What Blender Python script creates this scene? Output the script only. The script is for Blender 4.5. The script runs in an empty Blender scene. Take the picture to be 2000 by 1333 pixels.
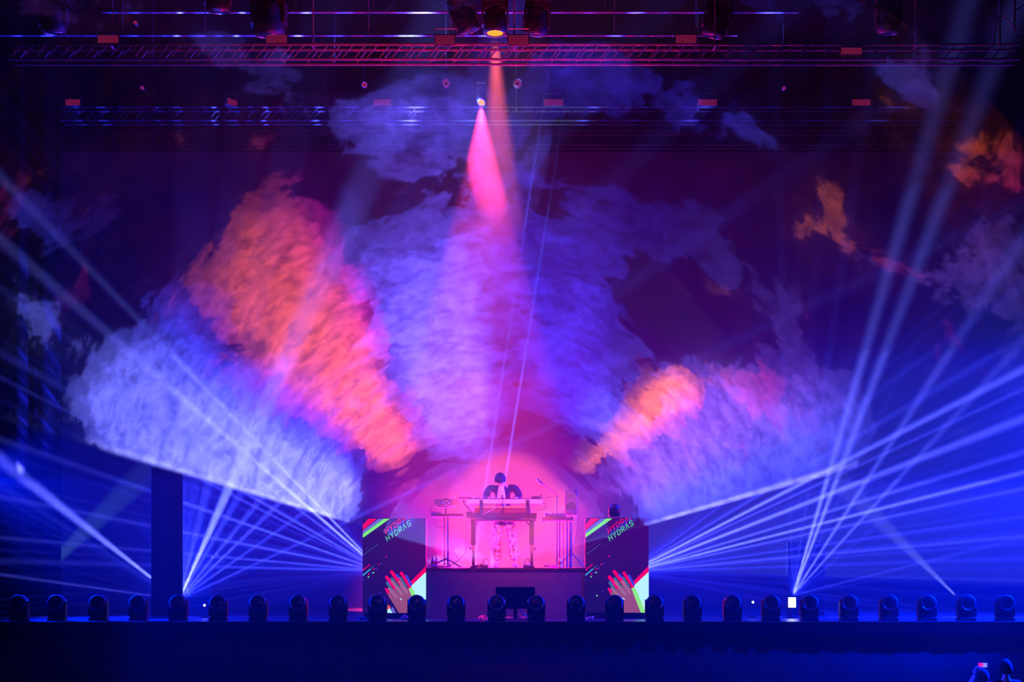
import bpy, bmesh, math, random
from mathutils import Vector, Matrix
random.seed(7)
C = bpy.context.scene.collection
sc = bpy.context.scene
R = math.radians

# ------------------------------------------------------------------ camera, world, exposure
F = 3450.0; CAM_Y = -30.0; HORIZON = 1100.0; EYE = 0.95
def P(px, py, Y=0.0):                       # where a point of the place at depth Y stands, from its place in the photograph
    d = (Y - CAM_Y) / F
    return Vector(((px - 1000) * d, Y, EYE - (py - HORIZON) * d))
def S(n, Y=0.0):                            # metres spanned by n photograph pixels at depth Y
    return n * (Y - CAM_Y) / F
cam = bpy.data.cameras.new('camera'); cam_o = bpy.data.objects.new('camera', cam); C.objects.link(cam_o)
sc.camera = cam_o
cam_o.location = (0, CAM_Y, EYE); cam_o.rotation_euler = (math.pi / 2, 0, 0)
cam.sensor_width = 36; cam.lens = F / 2000 * 36; cam.shift_y = (HORIZON - 666.5) / 2000; cam.clip_end = 200
world = bpy.data.worlds.new('world'); sc.world = world; world.use_nodes = True
world.node_tree.nodes['Background'].inputs[0].default_value = (0, 0, 0, 1)
vs = sc.view_settings
vs.view_transform = 'Standard'; vs.look = 'None'; vs.gamma = 1; vs.exposure = 0; vs.use_curve_mapping = False
sc.cycles.volume_bounces = 0; sc.cycles.max_bounces = 4; sc.cycles.diffuse_bounces = 2; sc.cycles.glossy_bounces = 2; sc.cycles.transparent_max_bounces = 64
sc.cycles.use_denoising = True; sc.cycles.adaptive_threshold = .12
sc.cycles.volume_step_rate = 1.0

# ------------------------------------------------------------------ node helpers
class NT:
    def __init__(s, t): s.t = t; t.nodes.clear()
    def n(s, ty, **k):
        x = s.t.nodes.new(ty)
        for a, b in k.items(): setattr(x, a, b)
        return x
    def put(s, sock, v):
        if isinstance(v, bpy.types.NodeSocket): s.t.links.new(v, sock)
        elif v is not None: sock.default_value = v
    def m(s, op, a, b=None, c=None):
        x = s.n('ShaderNodeMath', operation=op)
        for i, v in enumerate((a, b, c)): s.put(x.inputs[i], v)
        return x.outputs[0]
    def ramp(s, fac, stops, interp='LINEAR'):
        x = s.n('ShaderNodeValToRGB'); cr = x.color_ramp; cr.interpolation = interp; e = cr.elements
        while len(e) > 1: e.remove(e[-1])
        for i, (p, c) in enumerate(sorted(stops, key=lambda q: q[0])):
            if not isinstance(c, (tuple, list)): c = (c, c, c)
            q = e[0] if i == 0 else e.new(p)
            q.position = p; q.color = tuple(c) + (1,)
        s.put(x.inputs[0], fac); return x.outputs[0]
    def mr(s, v, a, b, c=0.0, d=1.0, t='SMOOTHSTEP'):
        x = s.n('ShaderNodeMapRange', interpolation_type=t); s.put(x.inputs[0], v)
        for i, k in enumerate((a, b, c, d)): s.put(x.inputs[1 + i], k)
        return x.outputs[0]
    def noise(s, vec=None, scale=1.0, detail=2.0, rough=0.5, dist=0.0, w=None):
        x = s.n('ShaderNodeTexNoise', noise_dimensions='1D' if w is not None else '3D')
        if w is not None: s.put(x.inputs['W'], w)
        else: s.put(x.inputs['Vector'], vec)
        x.inputs['Scale'].default_value = scale; x.inputs['Detail'].default_value = detail
        x.inputs['Roughness'].default_value = rough; x.inputs['Distortion'].default_value = dist
        return x.outputs[0]

def lamp(name, loc, to, energy, color, angle=60, blend=0.3, radius=0.02, fall=None, build=None, scale=None, mult=1.0):
    l = bpy.data.lights.new(name, 'SPOT'); l.energy = energy; l.color = color
    l.spot_size = R(angle); l.spot_blend = blend; l.shadow_soft_size = radius
    o = bpy.data.objects.new(name, l); C.objects.link(o); o.location = loc
    d = Vector(to) - Vector(loc)
    z = -d.normalized(); y = Vector((0, 1, 0)) - z * z.y            # local y kept as near as can be to the depth axis
    if y.length < 0.2: y = Vector((0, 0, 1)) - z * z.z
    y.normalize(); x = y.cross(z)
    o.rotation_euler = Matrix((x, y, z)).transposed().to_euler()
    if scale: o.scale = scale
    if fall or build:
        l.use_nodes = True; nt = NT(l.node_tree)
        em = nt.n('ShaderNodeEmission'); out = nt.n('ShaderNodeOutputLight'); nt.put(out.inputs[0], em.outputs[0])
        st = 1.0; col = (1, 1, 1, 1)
        if fall:
            f = nt.n('ShaderNodeLightFalloff'); f.inputs[0].default_value = mult; st = f.outputs[fall]
        if build:
            g = nt.n('ShaderNodeNewGeometry'); q = nt.n('ShaderNodeSeparateXYZ'); nt.put(q.inputs[0], g.outputs['Incoming'])
            st, col = build(nt, q.outputs[0], q.outputs[1], q.outputs[2], st)
        nt.put(em.inputs[0], col); nt.put(em.inputs[1], st)
    return o

# ------------------------------------------------------------------ lights of the show and added fills
APEX = P(975, 1108, 0.25)                     # the full-colour laser projector at the front of the platform
TAN_A, TAN_B = 0.36, 0.325                    # its two sheets are cones about the line towards the audience
SHEETS = ((TAN_A, [
    (15.9, (0, 0, 0)), (16, (.5, .5, 2.2)), (16.2, (.5, .5, 2.2)), (16.35, (.07, .08, 1)), (22, (.13, .13, 1.0)), (32, (.30, .12, 1.0)), (42, (.25, .11, 1)), (52, (.10, .10, 1.0)), (64, (.05, .03, .85)), (84, (.05, .03, .9)),
    (89, (.07, .05, 1.0)), (95, (.22, .15, 1.8)), (112, (.26, .17, 1.95)), (122, (.22, .13, 1.3)), (128, (.3, .06, .8)), (138, (.12, .03, .7)), (143, (.07, .07, 1.2)), (148, (.20, .22, 1.7)), (150, (.30, .32, 2.0)), (162.3, (.36, .39, 2.2)), (162.5, (.9, .95, 3)), (163, (.9, .95, 3)), (163.1, (0, 0, 0))]),
          (TAN_B, [
    (18, (.0, .0, .0)), (24, (.3, .0, .25)), (33, (.9, .03, .35)), (37, (1.0, .05, .2)), (40, (1.1, .12, .06)), (43.5, (1.25, .19, .03)), (48, (1.1, .19, .05)), (53, (.25, .05, .05)), (58, (.1, 0, .1)), (70, (.08, 0, .12)),
    (112, (.08, .0, .15)), (115, (.9, .02, .6)), (119, (1.0, .08, .22)), (126, (1.1, .13, .07)), (136, (1.0, .12, .10)), (142, (.7, .04, .3)), (149, (.15, .02, .5)), (158, (.0, .0, .2)), (160, (0, 0, 0))]))
def sheet_pattern(nt, x, y, z, st):           # the projector's picture: two thin cones of light, coloured by the angle around them
    ph = nt.m('DIVIDE', nt.m('ARCTAN2', nt.m('MAXIMUM', z, 0.0), x), math.pi)
    r = nt.m('SQRT', nt.m('ADD', nt.m('MULTIPLY', x, x), nt.m('MULTIPLY', z, z)))
    tn = nt.m('DIVIDE', r, nt.m('MAXIMUM', nt.m('MULTIPLY', y, -1.0), 0.001)); total = None
    for tan, stops in SHEETS:
        v = nt.n('ShaderNodeVectorMath', operation='SCALE'); nt.put(v.inputs[0], nt.ramp(ph, [(p / 180, c) for p, c in stops]))
        nt.put(v.inputs['Scale'], nt.m('LESS_THAN', nt.m('ABSOLUTE', nt.m('SUBTRACT', tn, tan + 0.001)), 0.00085))
        if total is None: total = v.outputs[0]
        else:
            a = nt.n('ShaderNodeVectorMath', operation='ADD'); nt.put(a.inputs[0], total); nt.put(a.inputs[1], v.outputs[0]); total = a.outputs[0]
    return st, total
lamp('laser_projector', APEX, APEX + Vector((0, -10, 0)), 900000, (1, 1, 1), 56, 0, fall='Linear', mult=2.4, build=sheet_pattern)
def fan_pattern(peaks, base, freq, seed, color, lo=.45, hi=.75, glow=.02):   # a fan of narrow beams; peaks = (degrees, half-width, strength)
    def b(nt, x, y, z, st):
        ph = nt.m('MULTIPLY', nt.m('ARCTAN2', z, x), 180 / math.pi)
        v = nt.m('MULTIPLY', nt.mr(nt.noise(w=nt.m('MULTIPLY_ADD', ph, freq, seed), detail=2), lo, hi), base)
        for a, w, s in peaks:
            v = nt.m('ADD', v, nt.mr(nt.m('ABSOLUTE', nt.m('SUBTRACT', ph, a)), 0, w, s, 0))
        col = nt.ramp(nt.m('DIVIDE', v, 2.0), [(.0, (.008, .014, 1)), (.18, (.03, .045, 1)), (.6, color), (1, tuple(c * 1.5 for c in color[:2]) + (1,))])
        return nt.m('MULTIPLY', st, nt.m('ADD', v, glow)), col
    return b
BLUE = (.085, .10, 1.0)
a = P(745, 1116, .9)
lamp('laser_fan_left', a, a + Vector((-3, 0, 1.15)), 150000, (1, 1, 1), 84, .5, fall='Quadratic', mult=7.5, scale=(1, .08, 1), build=fan_pattern(
    [(180 - 46, 1.0, 2.4), (180 - 41, 1.3, 2.6), (180 - 36.5, .8, .8), (180 - 30, .9, .9), (180 - 27, .5, .7), (180 - 19, .8, 1.0), (180 - 11, 1.0, .9), (180 - 5, .6, 1.0), (180 - 1.5, 1, .7)], .38, 1.1, 3, BLUE))
a = P(1230, 1118, .9)
lamp('laser_fan_right', a, a + Vector((3, 0, .85)), 150000, (1, 1, 1), 76, .5, fall='Quadratic', mult=11, scale=(1, .08, 1), build=fan_pattern(
    [(36, .7, .5), (31, .8, .6), (27.3, .9, 1.8), (25, .5, .8), (21.3, 1.2, 1.6), (17, .8, .9), (14.2, .7, 1.6), (12, .6, 1.0), (8, .5, .6), (5.2, .6, .9), (2, .5, .5)], .36, 1.1, 9, BLUE))
a = P(1549, 1163, .3)
lamp('beam_fan_right', a, a + Vector((.9, 0, 2)), 60000, (1, 1, 1), 130, .3, fall='Quadratic', mult=6.5, scale=(1, .05, 1), build=fan_pattern(
    [(92, .5, .8), (86, .6, .5), (81.5, .6, .8), (73.6, 1.5, 2.6), (69.3, 1.5, 2.4), (64, .4, .6), (57.2, 1.4, 1.7), (47.8, 1.1, 1.6), (40, .6, .5), (14, 1.2, .8), (10, .7, .5), (5, .5, .4)], .16, .6, 19, BLUE))
a = P(350, 1172, 1.25)
lamp('beam_fan_left', a, a + Vector((-.2, 0, 2)), 60000, (1, 1, 1), 168, .05, fall='Quadratic', mult=10, scale=(1, .03, 1), build=fan_pattern(
    [(88, .5, .8), (82, .5, .8), (76, .7, 1.0), (66, 1.6, 2.0), (60, .8, .8), (51, .7, 1.0), (44, .8, 1.0), (35, .7, .8), (25, .9, .8), (13, 1, .7), (142.0, 1.7, 2.6), (147.5, .7, .5), (150, .5, .4), (172, .9, 1.4)], .2, .6, 29, BLUE))
# soft gobo beams from the two far sides
a = P(1868, 1166, 1.0); b_ = P(1690, 990, 1.0)
lamp('grey_beam_right', a, b_, 36000, (.35, .45, 1), 9, .3, fall='Quadratic', mult=1.3)
a = P(20, 1180, 2.5); b_ = P(330, 880, 2.5)
lamp('grey_beam_left', a, b_, 30000, (.35, .75, 1), 10, .5, fall='Quadratic', mult=2)
# stage-front beams falling on the audience side
for k, (x0, y0, x1, y1, Y, e) in enumerate(((1600, 1196, 1830, 1312, -1.9, 1500), (640, 1190, 385, 1270, -1.9, 1000))):
    lamp('stage_front_beam', P(x0, y0, Y), P(x1, y1, Y), e, (.03, .06, 1), 7, 1, fall='Linear', scale=(1, 1, 1))
# the two warm spots hung over the performer
lamp('orange_spot_far', P(967, 73, -1.0), P(988, 900, 6.5), 60000, (1, .11, .09), 15, .4, radius=.07, fall='Quadratic', mult=2.0)
lamp('orange_spot_near', P(940, 209, 2.5), P(944, 980, 5.0), 60000, (1, .035, .16), 34, .35, radius=.05, fall='Quadratic', mult=3.4)
# a pair of thin blue laser lines
for k, (x0, x1, e) in enumerate(((1092, 925, 1.0), (1136, 960, 1.7))):
    lamp('laser_line', P(x0 + (x0 - x1) * .04, -45, 1.8), P(x1 + (x1 - x0) * .13, 1108 + 140, 1.8), 15000 * e, (.05, .09, 1), 2, .5, fall='Constant', mult=70, scale=(.16, .16, 1))
# washes
lamp('red_wash_performer', P(1085, 1090, 3.0), P(1085, 930, .6), 60000, (1, .0, .03), 110, 1, fall='Quadratic', radius=.1, mult=.25)
lamp('red_wash_left', P(890, 1090, 3.0), P(892, 910, .6), 60000, (1, .0, .2), 110, 1, fall='Quadratic', radius=.1, mult=.24)
lamp('magenta_wash_high', P(975, 1098, 6), P(1120, 300, 6), 50000, (.6, .0, .6), 130, 1, fall='Linear', radius=.1, mult=.011)
lamp('red_front_light', P(940, 640, -14), P(985, 1005, .8), 500000, (1, .07, .02), 8.5, .8, radius=.1, fall='Quadratic', mult=.05)
lamp('added_riser_fill', P(1015, 880, -.75), P(1015, 1165, 0), 5000, (1, .06, .10), 75, 1, radius=.1, fall='Quadratic', mult=.085)  # added fill above the stage edge, only to light the riser front
lamp('added_rig_fill', P(950, 620, -6), P(900, 95, -1.7), 20000, (1, .02, .16), 75, 1, radius=.2, fall='Quadratic', mult=.17)  # added fill from the front, only to redden the trusses
lamp('added_puff_fill', P(826, 1098, 2.75), P(960, 1080, 2.75), 6000, (.25, .33, 1), 46, .8, fall='Linear', mult=.8)  # added lamp, there only to light the low smoke puff
lamp('blue_wash_right', P(2330, 760, .1), P(1600, 1120, -.6), 80000, (.0, .01, 1), 120, 1, fall='Quadratic', radius=.05, mult=1.5)
lamp('blue_wash_left', P(-50, 900, .1), P(600, 1150, -.6), 60000, (.0, .01, 1), 110, 1, fall='Quadratic', radius=.05, mult=.8)
lamp('added_front_haze_fill', P(2130, 900, -2.3), P(1500, 1330, -2.9), 30000, (.0, .01, 1), 100, 1, radius=.05, fall='Quadratic', mult=.34)  # added unseen lamp that turns the haze before the stage blue

# ------------------------------------------------------------------ object helpers
def tag(o, label=None, cat=None, group=None, kind=None):
    if label: o['label'] = label
    if cat: o['category'] = cat
    if group: o['group'] = group
    if kind: o['kind'] = kind
    return o
def thing(name, label, cat, loc=(0, 0, 0), group=None, rz=0.0):
    o = bpy.data.objects.new(name, None); C.objects.link(o); o.location = loc; o.rotation_euler = (0, 0, rz); o.empty_display_size = .1
    return tag(o, label, cat, group)
def obj(name, bm, mat, parent=None, smooth=False, loc=None):
    me = bpy.data.meshes.new(name)
    bmesh.ops.recalc_face_normals(bm, faces=bm.faces)
    bm.to_mesh(me); bm.free()
    if smooth:
        for p in me.polygons: p.use_smooth = True
    o = bpy.data.objects.new(name, me); C.objects.link(o)
    for m in (mat if isinstance(mat, (list, tuple)) else [mat]): me.materials.append(m)
    if parent: o.parent = parent
    if loc: o.location = loc
    return o
def inst(src, name, parent=None, loc=None, rot=None, scale=None):
    o = src.copy(); o.name = name; C.objects.link(o)
    if parent: o.parent = parent
    if loc is not None: o.location = loc
    if rot is not None: o.rotation_euler = rot
    if scale is not None: o.scale = scale
    return o
def copy_thing(o, loc=None, label=None, group=None, rot=None, scale=None):
    c = o.copy(); C.objects.link(c)
    if loc is not None: c.location = loc
    if rot is not None: c.rotation_euler = rot
    if scale is not None: c.scale = scale
    if label: c['label'] = label
    if group: c['group'] = group
    for ch in list(o.children):
        d = ch.copy(); C.objects.link(d); d.parent = c
        for g in list(ch.children):
            e = g.copy(); C.objects.link(e); e.parent = d
    return c
def B(): return bmesh.new()
def box(bm, a, b, bev=0.0):
    t = bmesh.new(); bmesh.ops.create_cube(t, size=1)
    for v in t.verts:
        for i in range(3): v.co[i] = (a[i] + b[i]) / 2 + v.co[i] * (b[i] - a[i])
    if bev: bmesh.ops.bevel(t, geom=t.edges[:], offset=bev, segments=2, affect='EDGES', profile=.5)
    join(bm, t); return bm
def join(bm, t):
    me = bpy.data.meshes.new('tmp'); t.to_mesh(me); t.free(); bm.from_mesh(me); bpy.data.meshes.remove(me)
def tube(bm, pts, r, n=8, cap=True):
    pts = [Vector(p) for p in pts]; rs = r if isinstance(r, (list, tuple)) else [r] * len(pts); rings = []
    for i, p in enumerate(pts):
        d = (pts[min(i + 1, len(pts) - 1)] - pts[max(i - 1, 0)]).normalized()
        u = d.cross(Vector((0, 0, 1)))
        if u.length < .05: u = d.cross(Vector((0, 1, 0)))
        u.normalize(); w = d.cross(u)
        rings.append([bm.verts.new(p + (u * math.cos(2 * math.pi * k / n) + w * math.sin(2 * math.pi * k / n)) * rs[i]) for k in range(n)])
    for a, b in zip(rings, rings[1:]):
        for k in range(n): bm.faces.new((a[k], a[(k + 1) % n], b[(k + 1) % n], b[k]))
    if cap: bm.faces.new(rings[0]); bm.faces.new(rings[-1])
    return bm
def lathe(bm, prof, n=16, at=(0, 0, 0), axis='Z'):
    at = Vector(at); rings = []
    for r, h in prof:
        ring = []
        for k in range(n):
            c, s = math.cos(2 * math.pi * k / n), math.sin(2 * math.pi * k / n)
            v = Vector((r * c, r * s, h)) if axis == 'Z' else (Vector((r * c, -h, r * s)) if axis == 'Y' else Vector((h, r * c, r * s)))
            ring.append(bm.verts.new(at + v))
        rings.append(ring)
    for a, b in zip(rings, rings[1:]):
        for k in range(n): bm.faces.new((a[k], a[(k + 1) % n], b[(k + 1) % n], b[k]))
    bm.faces.new(rings[0]); bm.faces.new(rings[-1]); return bm
def smooth_path(pts, n=8):
    pts = [Vector(p) for p in pts]; out = []
    for i in range(len(pts) - 1):
        p0, p1, p2, p3 = pts[max(i - 1, 0)], pts[i], pts[i + 1], pts[min(i + 2, len(pts) - 1)]
        for k in range(n):
            t = k / n
            out.append(.5 * ((2 * p1) + (p2 - p0) * t + (2 * p0 - 5 * p1 + 4 * p2 - p3) * t * t + (-p0 + 3 * p1 - 3 * p2 + p3) * t ** 3))
    out.append(pts[-1]); return out

# ------------------------------------------------------------------ materials
def mat(name, col, rough=.5, metal=0.0, bump=None, vary=0.0, vscale=8.0, spec=.5):
    m = bpy.data.materials.new(name); m.use_nodes = True; nt = NT(m.node_tree)
    p = nt.n('ShaderNodeBsdfPrincipled'); out = nt.n('ShaderNodeOutputMaterial'); nt.put(out.inputs[0], p.outputs[0])
    p.inputs['Roughness'].default_value = rough; p.inputs['Metallic'].default_value = metal; p.inputs['Specular IOR Level'].default_value = spec
    tc = nt.n('ShaderNodeTexCoord')
    n = nt.noise(tc.outputs['Object'], vscale, 4, .6)
    k = max(vary, .12)
    c0 = tuple(c * (1 - k) for c in col); c1 = tuple(c * (1 + k) for c in col)
    nt.put(p.inputs['Base Color'], nt.ramp(n, [(.3, c0), (.7, c1)]))
    if bump:
        bp = nt.n('ShaderNodeBump'); bp.inputs['Strength'].default_value = bump[0]; bp.inputs['Distance'].default_value = .01
        nt.put(bp.inputs['Height'], nt.noise(tc.outputs['Object'], bump[1], 5, .6)); nt.put(p.inputs['Normal'], bp.outputs[0])
    return m
def emit(name, col, strength=1.0, sample=False):
    m = bpy.data.materials.new(name); m.use_nodes = True; nt = NT(m.node_tree)
    e = nt.n('ShaderNodeEmission'); out = nt.n('ShaderNodeOutputMaterial'); nt.put(out.inputs[0], e.outputs[0])
    e.inputs[0].default_value = tuple(col) + (1,); e.inputs[1].default_value = strength
    m.cycles.emission_sampling = 'AUTO' if sample else 'NONE'
    return m
def srgb(r, g, b):
    f = lambda c: (c / 255 / 12.92) if c <= 10 else ((c / 255 + .055) / 1.055) ** 2.4
    return (f(r), f(g), f(b))
M = dict(
    black=mat('black_plastic', (.009, .009, .010), .55, spec=.3), matte=mat('matte_black', (.006, .006, .007), .95, spec=.08),
    velvet=mat('black_velvet', (.003, .003, .0035), 1.0, spec=.02, bump=(.4, 60)), deck=mat('black_stage_deck', (.016, .016, .018), .38, vary=.4, vscale=3, bump=(.15, 12)),
    drape=mat('dark_backdrop_cloth', (.016, .014, .016), .95, bump=(.3, 30), vary=.2, vscale=1.5), skirt=mat('stage_skirt_cloth', (.006, .006, .007), .9, bump=(.3, 40)),
    riser=mat('grey_riser_cloth', (.11, .10, .10), .85, bump=(.25, 90), vary=.08), metal=mat('dark_metal', (.04, .04, .045), .35, .8),
    rig=mat('black_rig_tube', (.11, .11, .12), .6, spec=.3), truss=mat('black_truss_tube', (.012, .012, .013), .9, spec=.1), steel=mat('aluminium_tube', (.32, .32, .34), .38, .9), chrome=mat('bright_metal', (.7, .7, .72), .2, 1.0), lens=mat('lens_glass', (.008, .008, .010), .22, spec=.3),
    white=mat('white_plastic', (.62, .60, .58), .45), grey=mat('grey_panel', (.010, .010, .012), .95, spec=.05), ground=mat('dark_ground', (.03, .03, .03), .9, bump=(.3, 8)),
    skin=mat('skin', (.62, .36, .27), .5), hair=mat('dark_hair', (.022, .013, .009), .8, spec=.25, bump=(.8, 120)), jacket=mat('dark_jacket', (.022, .012, .013), .9, spec=.15, bump=(.3, 40)),
    shirt=mat('pale_shirt', (.75, .68, .62), .8), shoe=mat('white_shoe', (.35, .30, .28), .6), cloth=mat('dark_cloth', (.02, .02, .025), .9),
    cable=mat('black_cable', (.015, .015, .015), .5), redlit_cable=mat('cable_with_red_light', (.5, .05, .04), .5), wood=mat('wooden_box', (.35, .2, .1), .6),  # the red cable colour carries the red stage light
    bottle=mat('clear_plastic_bottle', (.7, .72, .75), .15), cap=mat('red_bottle_cap', (.6, .03, .03), .4), redlit_dark=mat('dark_with_red_light', (.10, .02, .02), .6))  # dark red gear colour has the red stage light put into it
# patterned trousers
m = bpy.data.materials.new('mottled_trousers'); m.use_nodes = True; nt = NT(m.node_tree); M['trousers'] = m
p = nt.n('ShaderNodeBsdfPrincipled'); out = nt.n('ShaderNodeOutputMaterial'); nt.put(out.inputs[0], p.outputs[0]); tc = nt.n('ShaderNodeTexCoord')
p.inputs['Roughness'].default_value = .85
nt.put(p.inputs['Base Color'], nt.ramp(nt.noise(tc.outputs['Object'], 16, 4, .65, 1.2), [(.40, (.12, .06, .05)), (.5, (.45, .26, .16)), (.56, (.75, .55, .38)), (.66, (.85, .74, .6))]))
E_ = dict(
    white=emit('lamp_white', (.85, .9, 1), 9), orange=emit('lamp_orange', (1, .30, .03), 1.6), led=emit('red_indicator', (1, .02, .12), .9), strobe=emit('strobe_red_reflection', srgb(135, 25, 70), .6),
    pink=emit('led_pink', (1, .03, .25), .6))

# ------------------------------------------------------------------ the setting
bm = box(B(), (-15, -1.5, -.2), (15, 9.5, 0)); tag(obj('floor', bm, M['deck']), kind='structure')
bm = B(); n = 260
vs_ = []
for i in range(n + 1):
    x = -15 + 30 * i / n; y = -1.475 + .006 * math.sin(i * 1.9) + .004 * math.sin(i * .7)
    vs_.append([bm.verts.new((x, y, -.2)), bm.verts.new((x, y, -2.3)), bm.verts.new((x, y + .12, -2.3)), bm.verts.new((x, y + .12, -.2))])
for a, b in zip(vs_, vs_[1:]):
    for k in range(4): bm.faces.new((a[k], b[k], b[(k + 1) % 4], a[(k + 1) % 4]))
tag(obj('wall_front', bm, M['skirt'], smooth=True), kind='structure')
bm = box(B(), (-15, -1.56, -.2), (15, -1.5, .0)); tag(obj('trim_1', bm, M['matte']), kind='structure')
bm = box(B(), (-30, -26, -2.5), (30, 9.5, -2.3)); tag(obj('ground', bm, M['ground']), kind='structure')
def pleated(name, x0, x1, y, z0, z1, amp, lam, material, thick=.05):
    bm = B(); n = max(8, int((x1 - x0) / lam * 8)); rows = []
    for i in range(n + 1):
        x = x0 + (x1 - x0) * i / n; yy = y + amp * math.sin(2 * math.pi * (x - x0) / lam) + amp * .4 * math.sin(5.1 * x)
        rows.append([bm.verts.new((x, yy, z0)), bm.verts.new((x, yy, z1)), bm.verts.new((x, yy + thick, z1)), bm.verts.new((x, yy + thick, z0))])
    for a, b in zip(rows, rows[1:]):
        for k in range(4): bm.faces.new((a[k], b[k], b[(k + 1) % 4], a[(k + 1) % 4]))
    bm.faces.new(rows[0]); bm.faces.new(rows[-1])
    return obj(name, bm, material, smooth=True)
xl = P(116, 0, 8).x
tag(obj('wall_back', box(B(), (xl, 8.2, 0), (13, 8.25, P(0, 293, 8).z)), M['drape']), kind='structure')
bm = box(B(), (-20, 9.6, -2.3), (20, 9.8, 16)); tag(obj('wall_rear', bm, M['velvet']), kind='structure')
tag(obj('ceiling', box(B(), (-20, -8, 12.6), (20, 9.6, 12.8)), M['velvet']), kind='structure')
tag(pleated('stage_curtain', -10.6, P(115, 0, 2).x, 2.0, 0, 12.5, .09, .45, M['velvet']), 'tall black velvet curtain leg hanging at the far left edge of the stage', 'curtain')
t = thing('masking_column', 'tall narrow black masking column standing beside the left up-lit floor lamp', 'column', P(324, 1210, .15))
t.location.z = 0; w2 = S(29, .15)
hcol = P(0, 916, .15).z
obj('cover', box(B(), (-w2, 0, .03), (w2, .2, hcol), .01), M['velvet'], t); obj('base_plate', box(B(), (-w2 - .04, -.05, 0), (w2 + .04, .25, .03), .005), M['metal'], t)
obj('top_cap', box(B(), (-w2 - .01, -.01, hcol), (w2 + .01, .21, hcol + .03), .005), M['metal'], t)
for nm, x0, x1, top, lab in (('backing_flat', 353, 413, 1045, 'grey upright flat panel lit by the left floor lamp'), ('backing_flat', 1538, 1611, 1060, 'grey upright flat panel lit behind the bright right floor lamp')):
    t = thing(nm, lab, 'panel', (P((x0 + x1) / 2, 0, 1.6).x, 1.6, 0)); w2 = S((x1 - x0) / 2, 1.6); h = P(0, top, 1.6).z
    obj('panel', box(B(), (-w2, 0, .02), (w2, .03, h), .004), M['grey'], t)
    obj('frame', box(box(B(), (-w2, .03, 0), (-w2 + .05, .07, h)), (w2 - .05, .03, 0), (w2, .07, h)), M['metal'], t)
    obj('brace', tube(tube(B(), [(0, .05, h * .7), (0, .6, .015)], .015), [(0, .05, .015), (0, .6, .015)], .015), M['metal'], t)

# ------------------------------------------------------------------ riser
t = thing('platform', 'low grey-fronted platform in the centre of the stage carrying the performer', 'platform', (0, 0, 0))
xl, xr, zt = P(832, 0, 0).x, P(1143, 0, 0).x, P(0, 1110, 0).z
obj('deck', box(B(), (xl, 0, zt - .06), (xr, 3.4, zt), .006), M['deck'], t)
obj('front_cover', box(B(), (xl + .005, .01, .0), (xr - .005, .035, zt - .06)), M['riser'], t)
for x in (xl + .005, xr - .03): obj('side_cover', box(B(), (x, .035, 0), (x + .025, 3.38, zt - .06)), M['riser'], t)
for x in (xl + .08, (xl + xr) / 2, xr - .08):
    for y in (.12, 3.2): obj('leg', tube(B(), [(x, y, 0), (x, y, zt - .06)], .024), M['steel'], t)
RZ = zt

# ------------------------------------------------------------------ LED screens
GLYPH = {'H': [[(0, 0), (0, 1)], [(.8, 0), (.8, 1)], [(0, .5), (.8, .5)]], 'Y': [[(0, 1), (.4, .5), (.8, 1)], [(.4, .5), (.4, 0)]],
         'D': [[(0, 0), (0, 1), (.5, 1), (.8, .72), (.8, .28), (.5, 0), (0, 0)]], 'R': [[(0, 0), (0, 1), (.6, 1), (.8, .85), (.8, .6), (.6, .45), (0, .45)], [(.4, .45), (.8, 0)]],
         'V': [[(0, 0), (.4, 1), (.8, 0)]], 'S': [[(.8, .85), (.65, 1), (.15, 1), (0, .85), (0, .62), (.15, .52), (.65, .48), (.8, .36), (.8, .15), (.65, 0), (.15, 0), (0, .15)]], 'T': [[(.4, 0), (.4, 1)], [(0, 1), (.8, 1)]]}
W_, H_ = 124.0, 185.0                                # the picture on the screen, in pixels of the photograph
def flat(bm, pts, y):
    bm.faces.new([bm.verts.new((x, y, z)) for x, z in pts])
def stroke(bm, pts, w, y):
    for (x0, z0), (x1, z1) in zip(pts, pts[1:]):
        d = Vector((x1 - x0, z1 - z0)); 
        if d.length < 1e-6: continue
        d.normalize(); e = d * w * .35; q = Vector((-d.y, d.x)) * w / 2
        flat(bm, [(x0 - e.x + q.x, z0 - e.y + q.y), (x1 + e.x + q.x, z1 + e.y + q.y), (x1 + e.x - q.x, z1 + e.y - q.y), (x0 - e.x - q.x, z0 - e.y - q.y)], y)
def capsule(bm, x0, z0, x1, z1, w, y, n=7):
    d = Vector((x1 - x0, z1 - z0)).normalized(); a0 = math.atan2(d.y, d.x); pts = []
    for k in range(n + 1):
        a = a0 - math.pi / 2 + math.pi * k / n; pts.append((x1 + w / 2 * math.cos(a), z1 + w / 2 * math.sin(a)))
    for k in range(3):
        a = a0 + math.pi / 2 + math.pi * k / 2; pts.append((x0 + w * .55 * math.cos(a), z0 + w * .55 * math.sin(a)))
    flat(bm, pts, y)
def clip(bm, w, h):
    for co, no in (((0, 0, 0), (-1, 0, 0)), ((w, 0, 0), (1, 0, 0)), ((0, 0, 0), (0, 0, -1)), ((0, 0, h), (0, 0, 1))):
        bmesh.ops.bisect_plane(bm, geom=bm.verts[:] + bm.edges[:] + bm.faces[:], plane_co=co, plane_no=no, clear_outer=True)
    return bm
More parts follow.
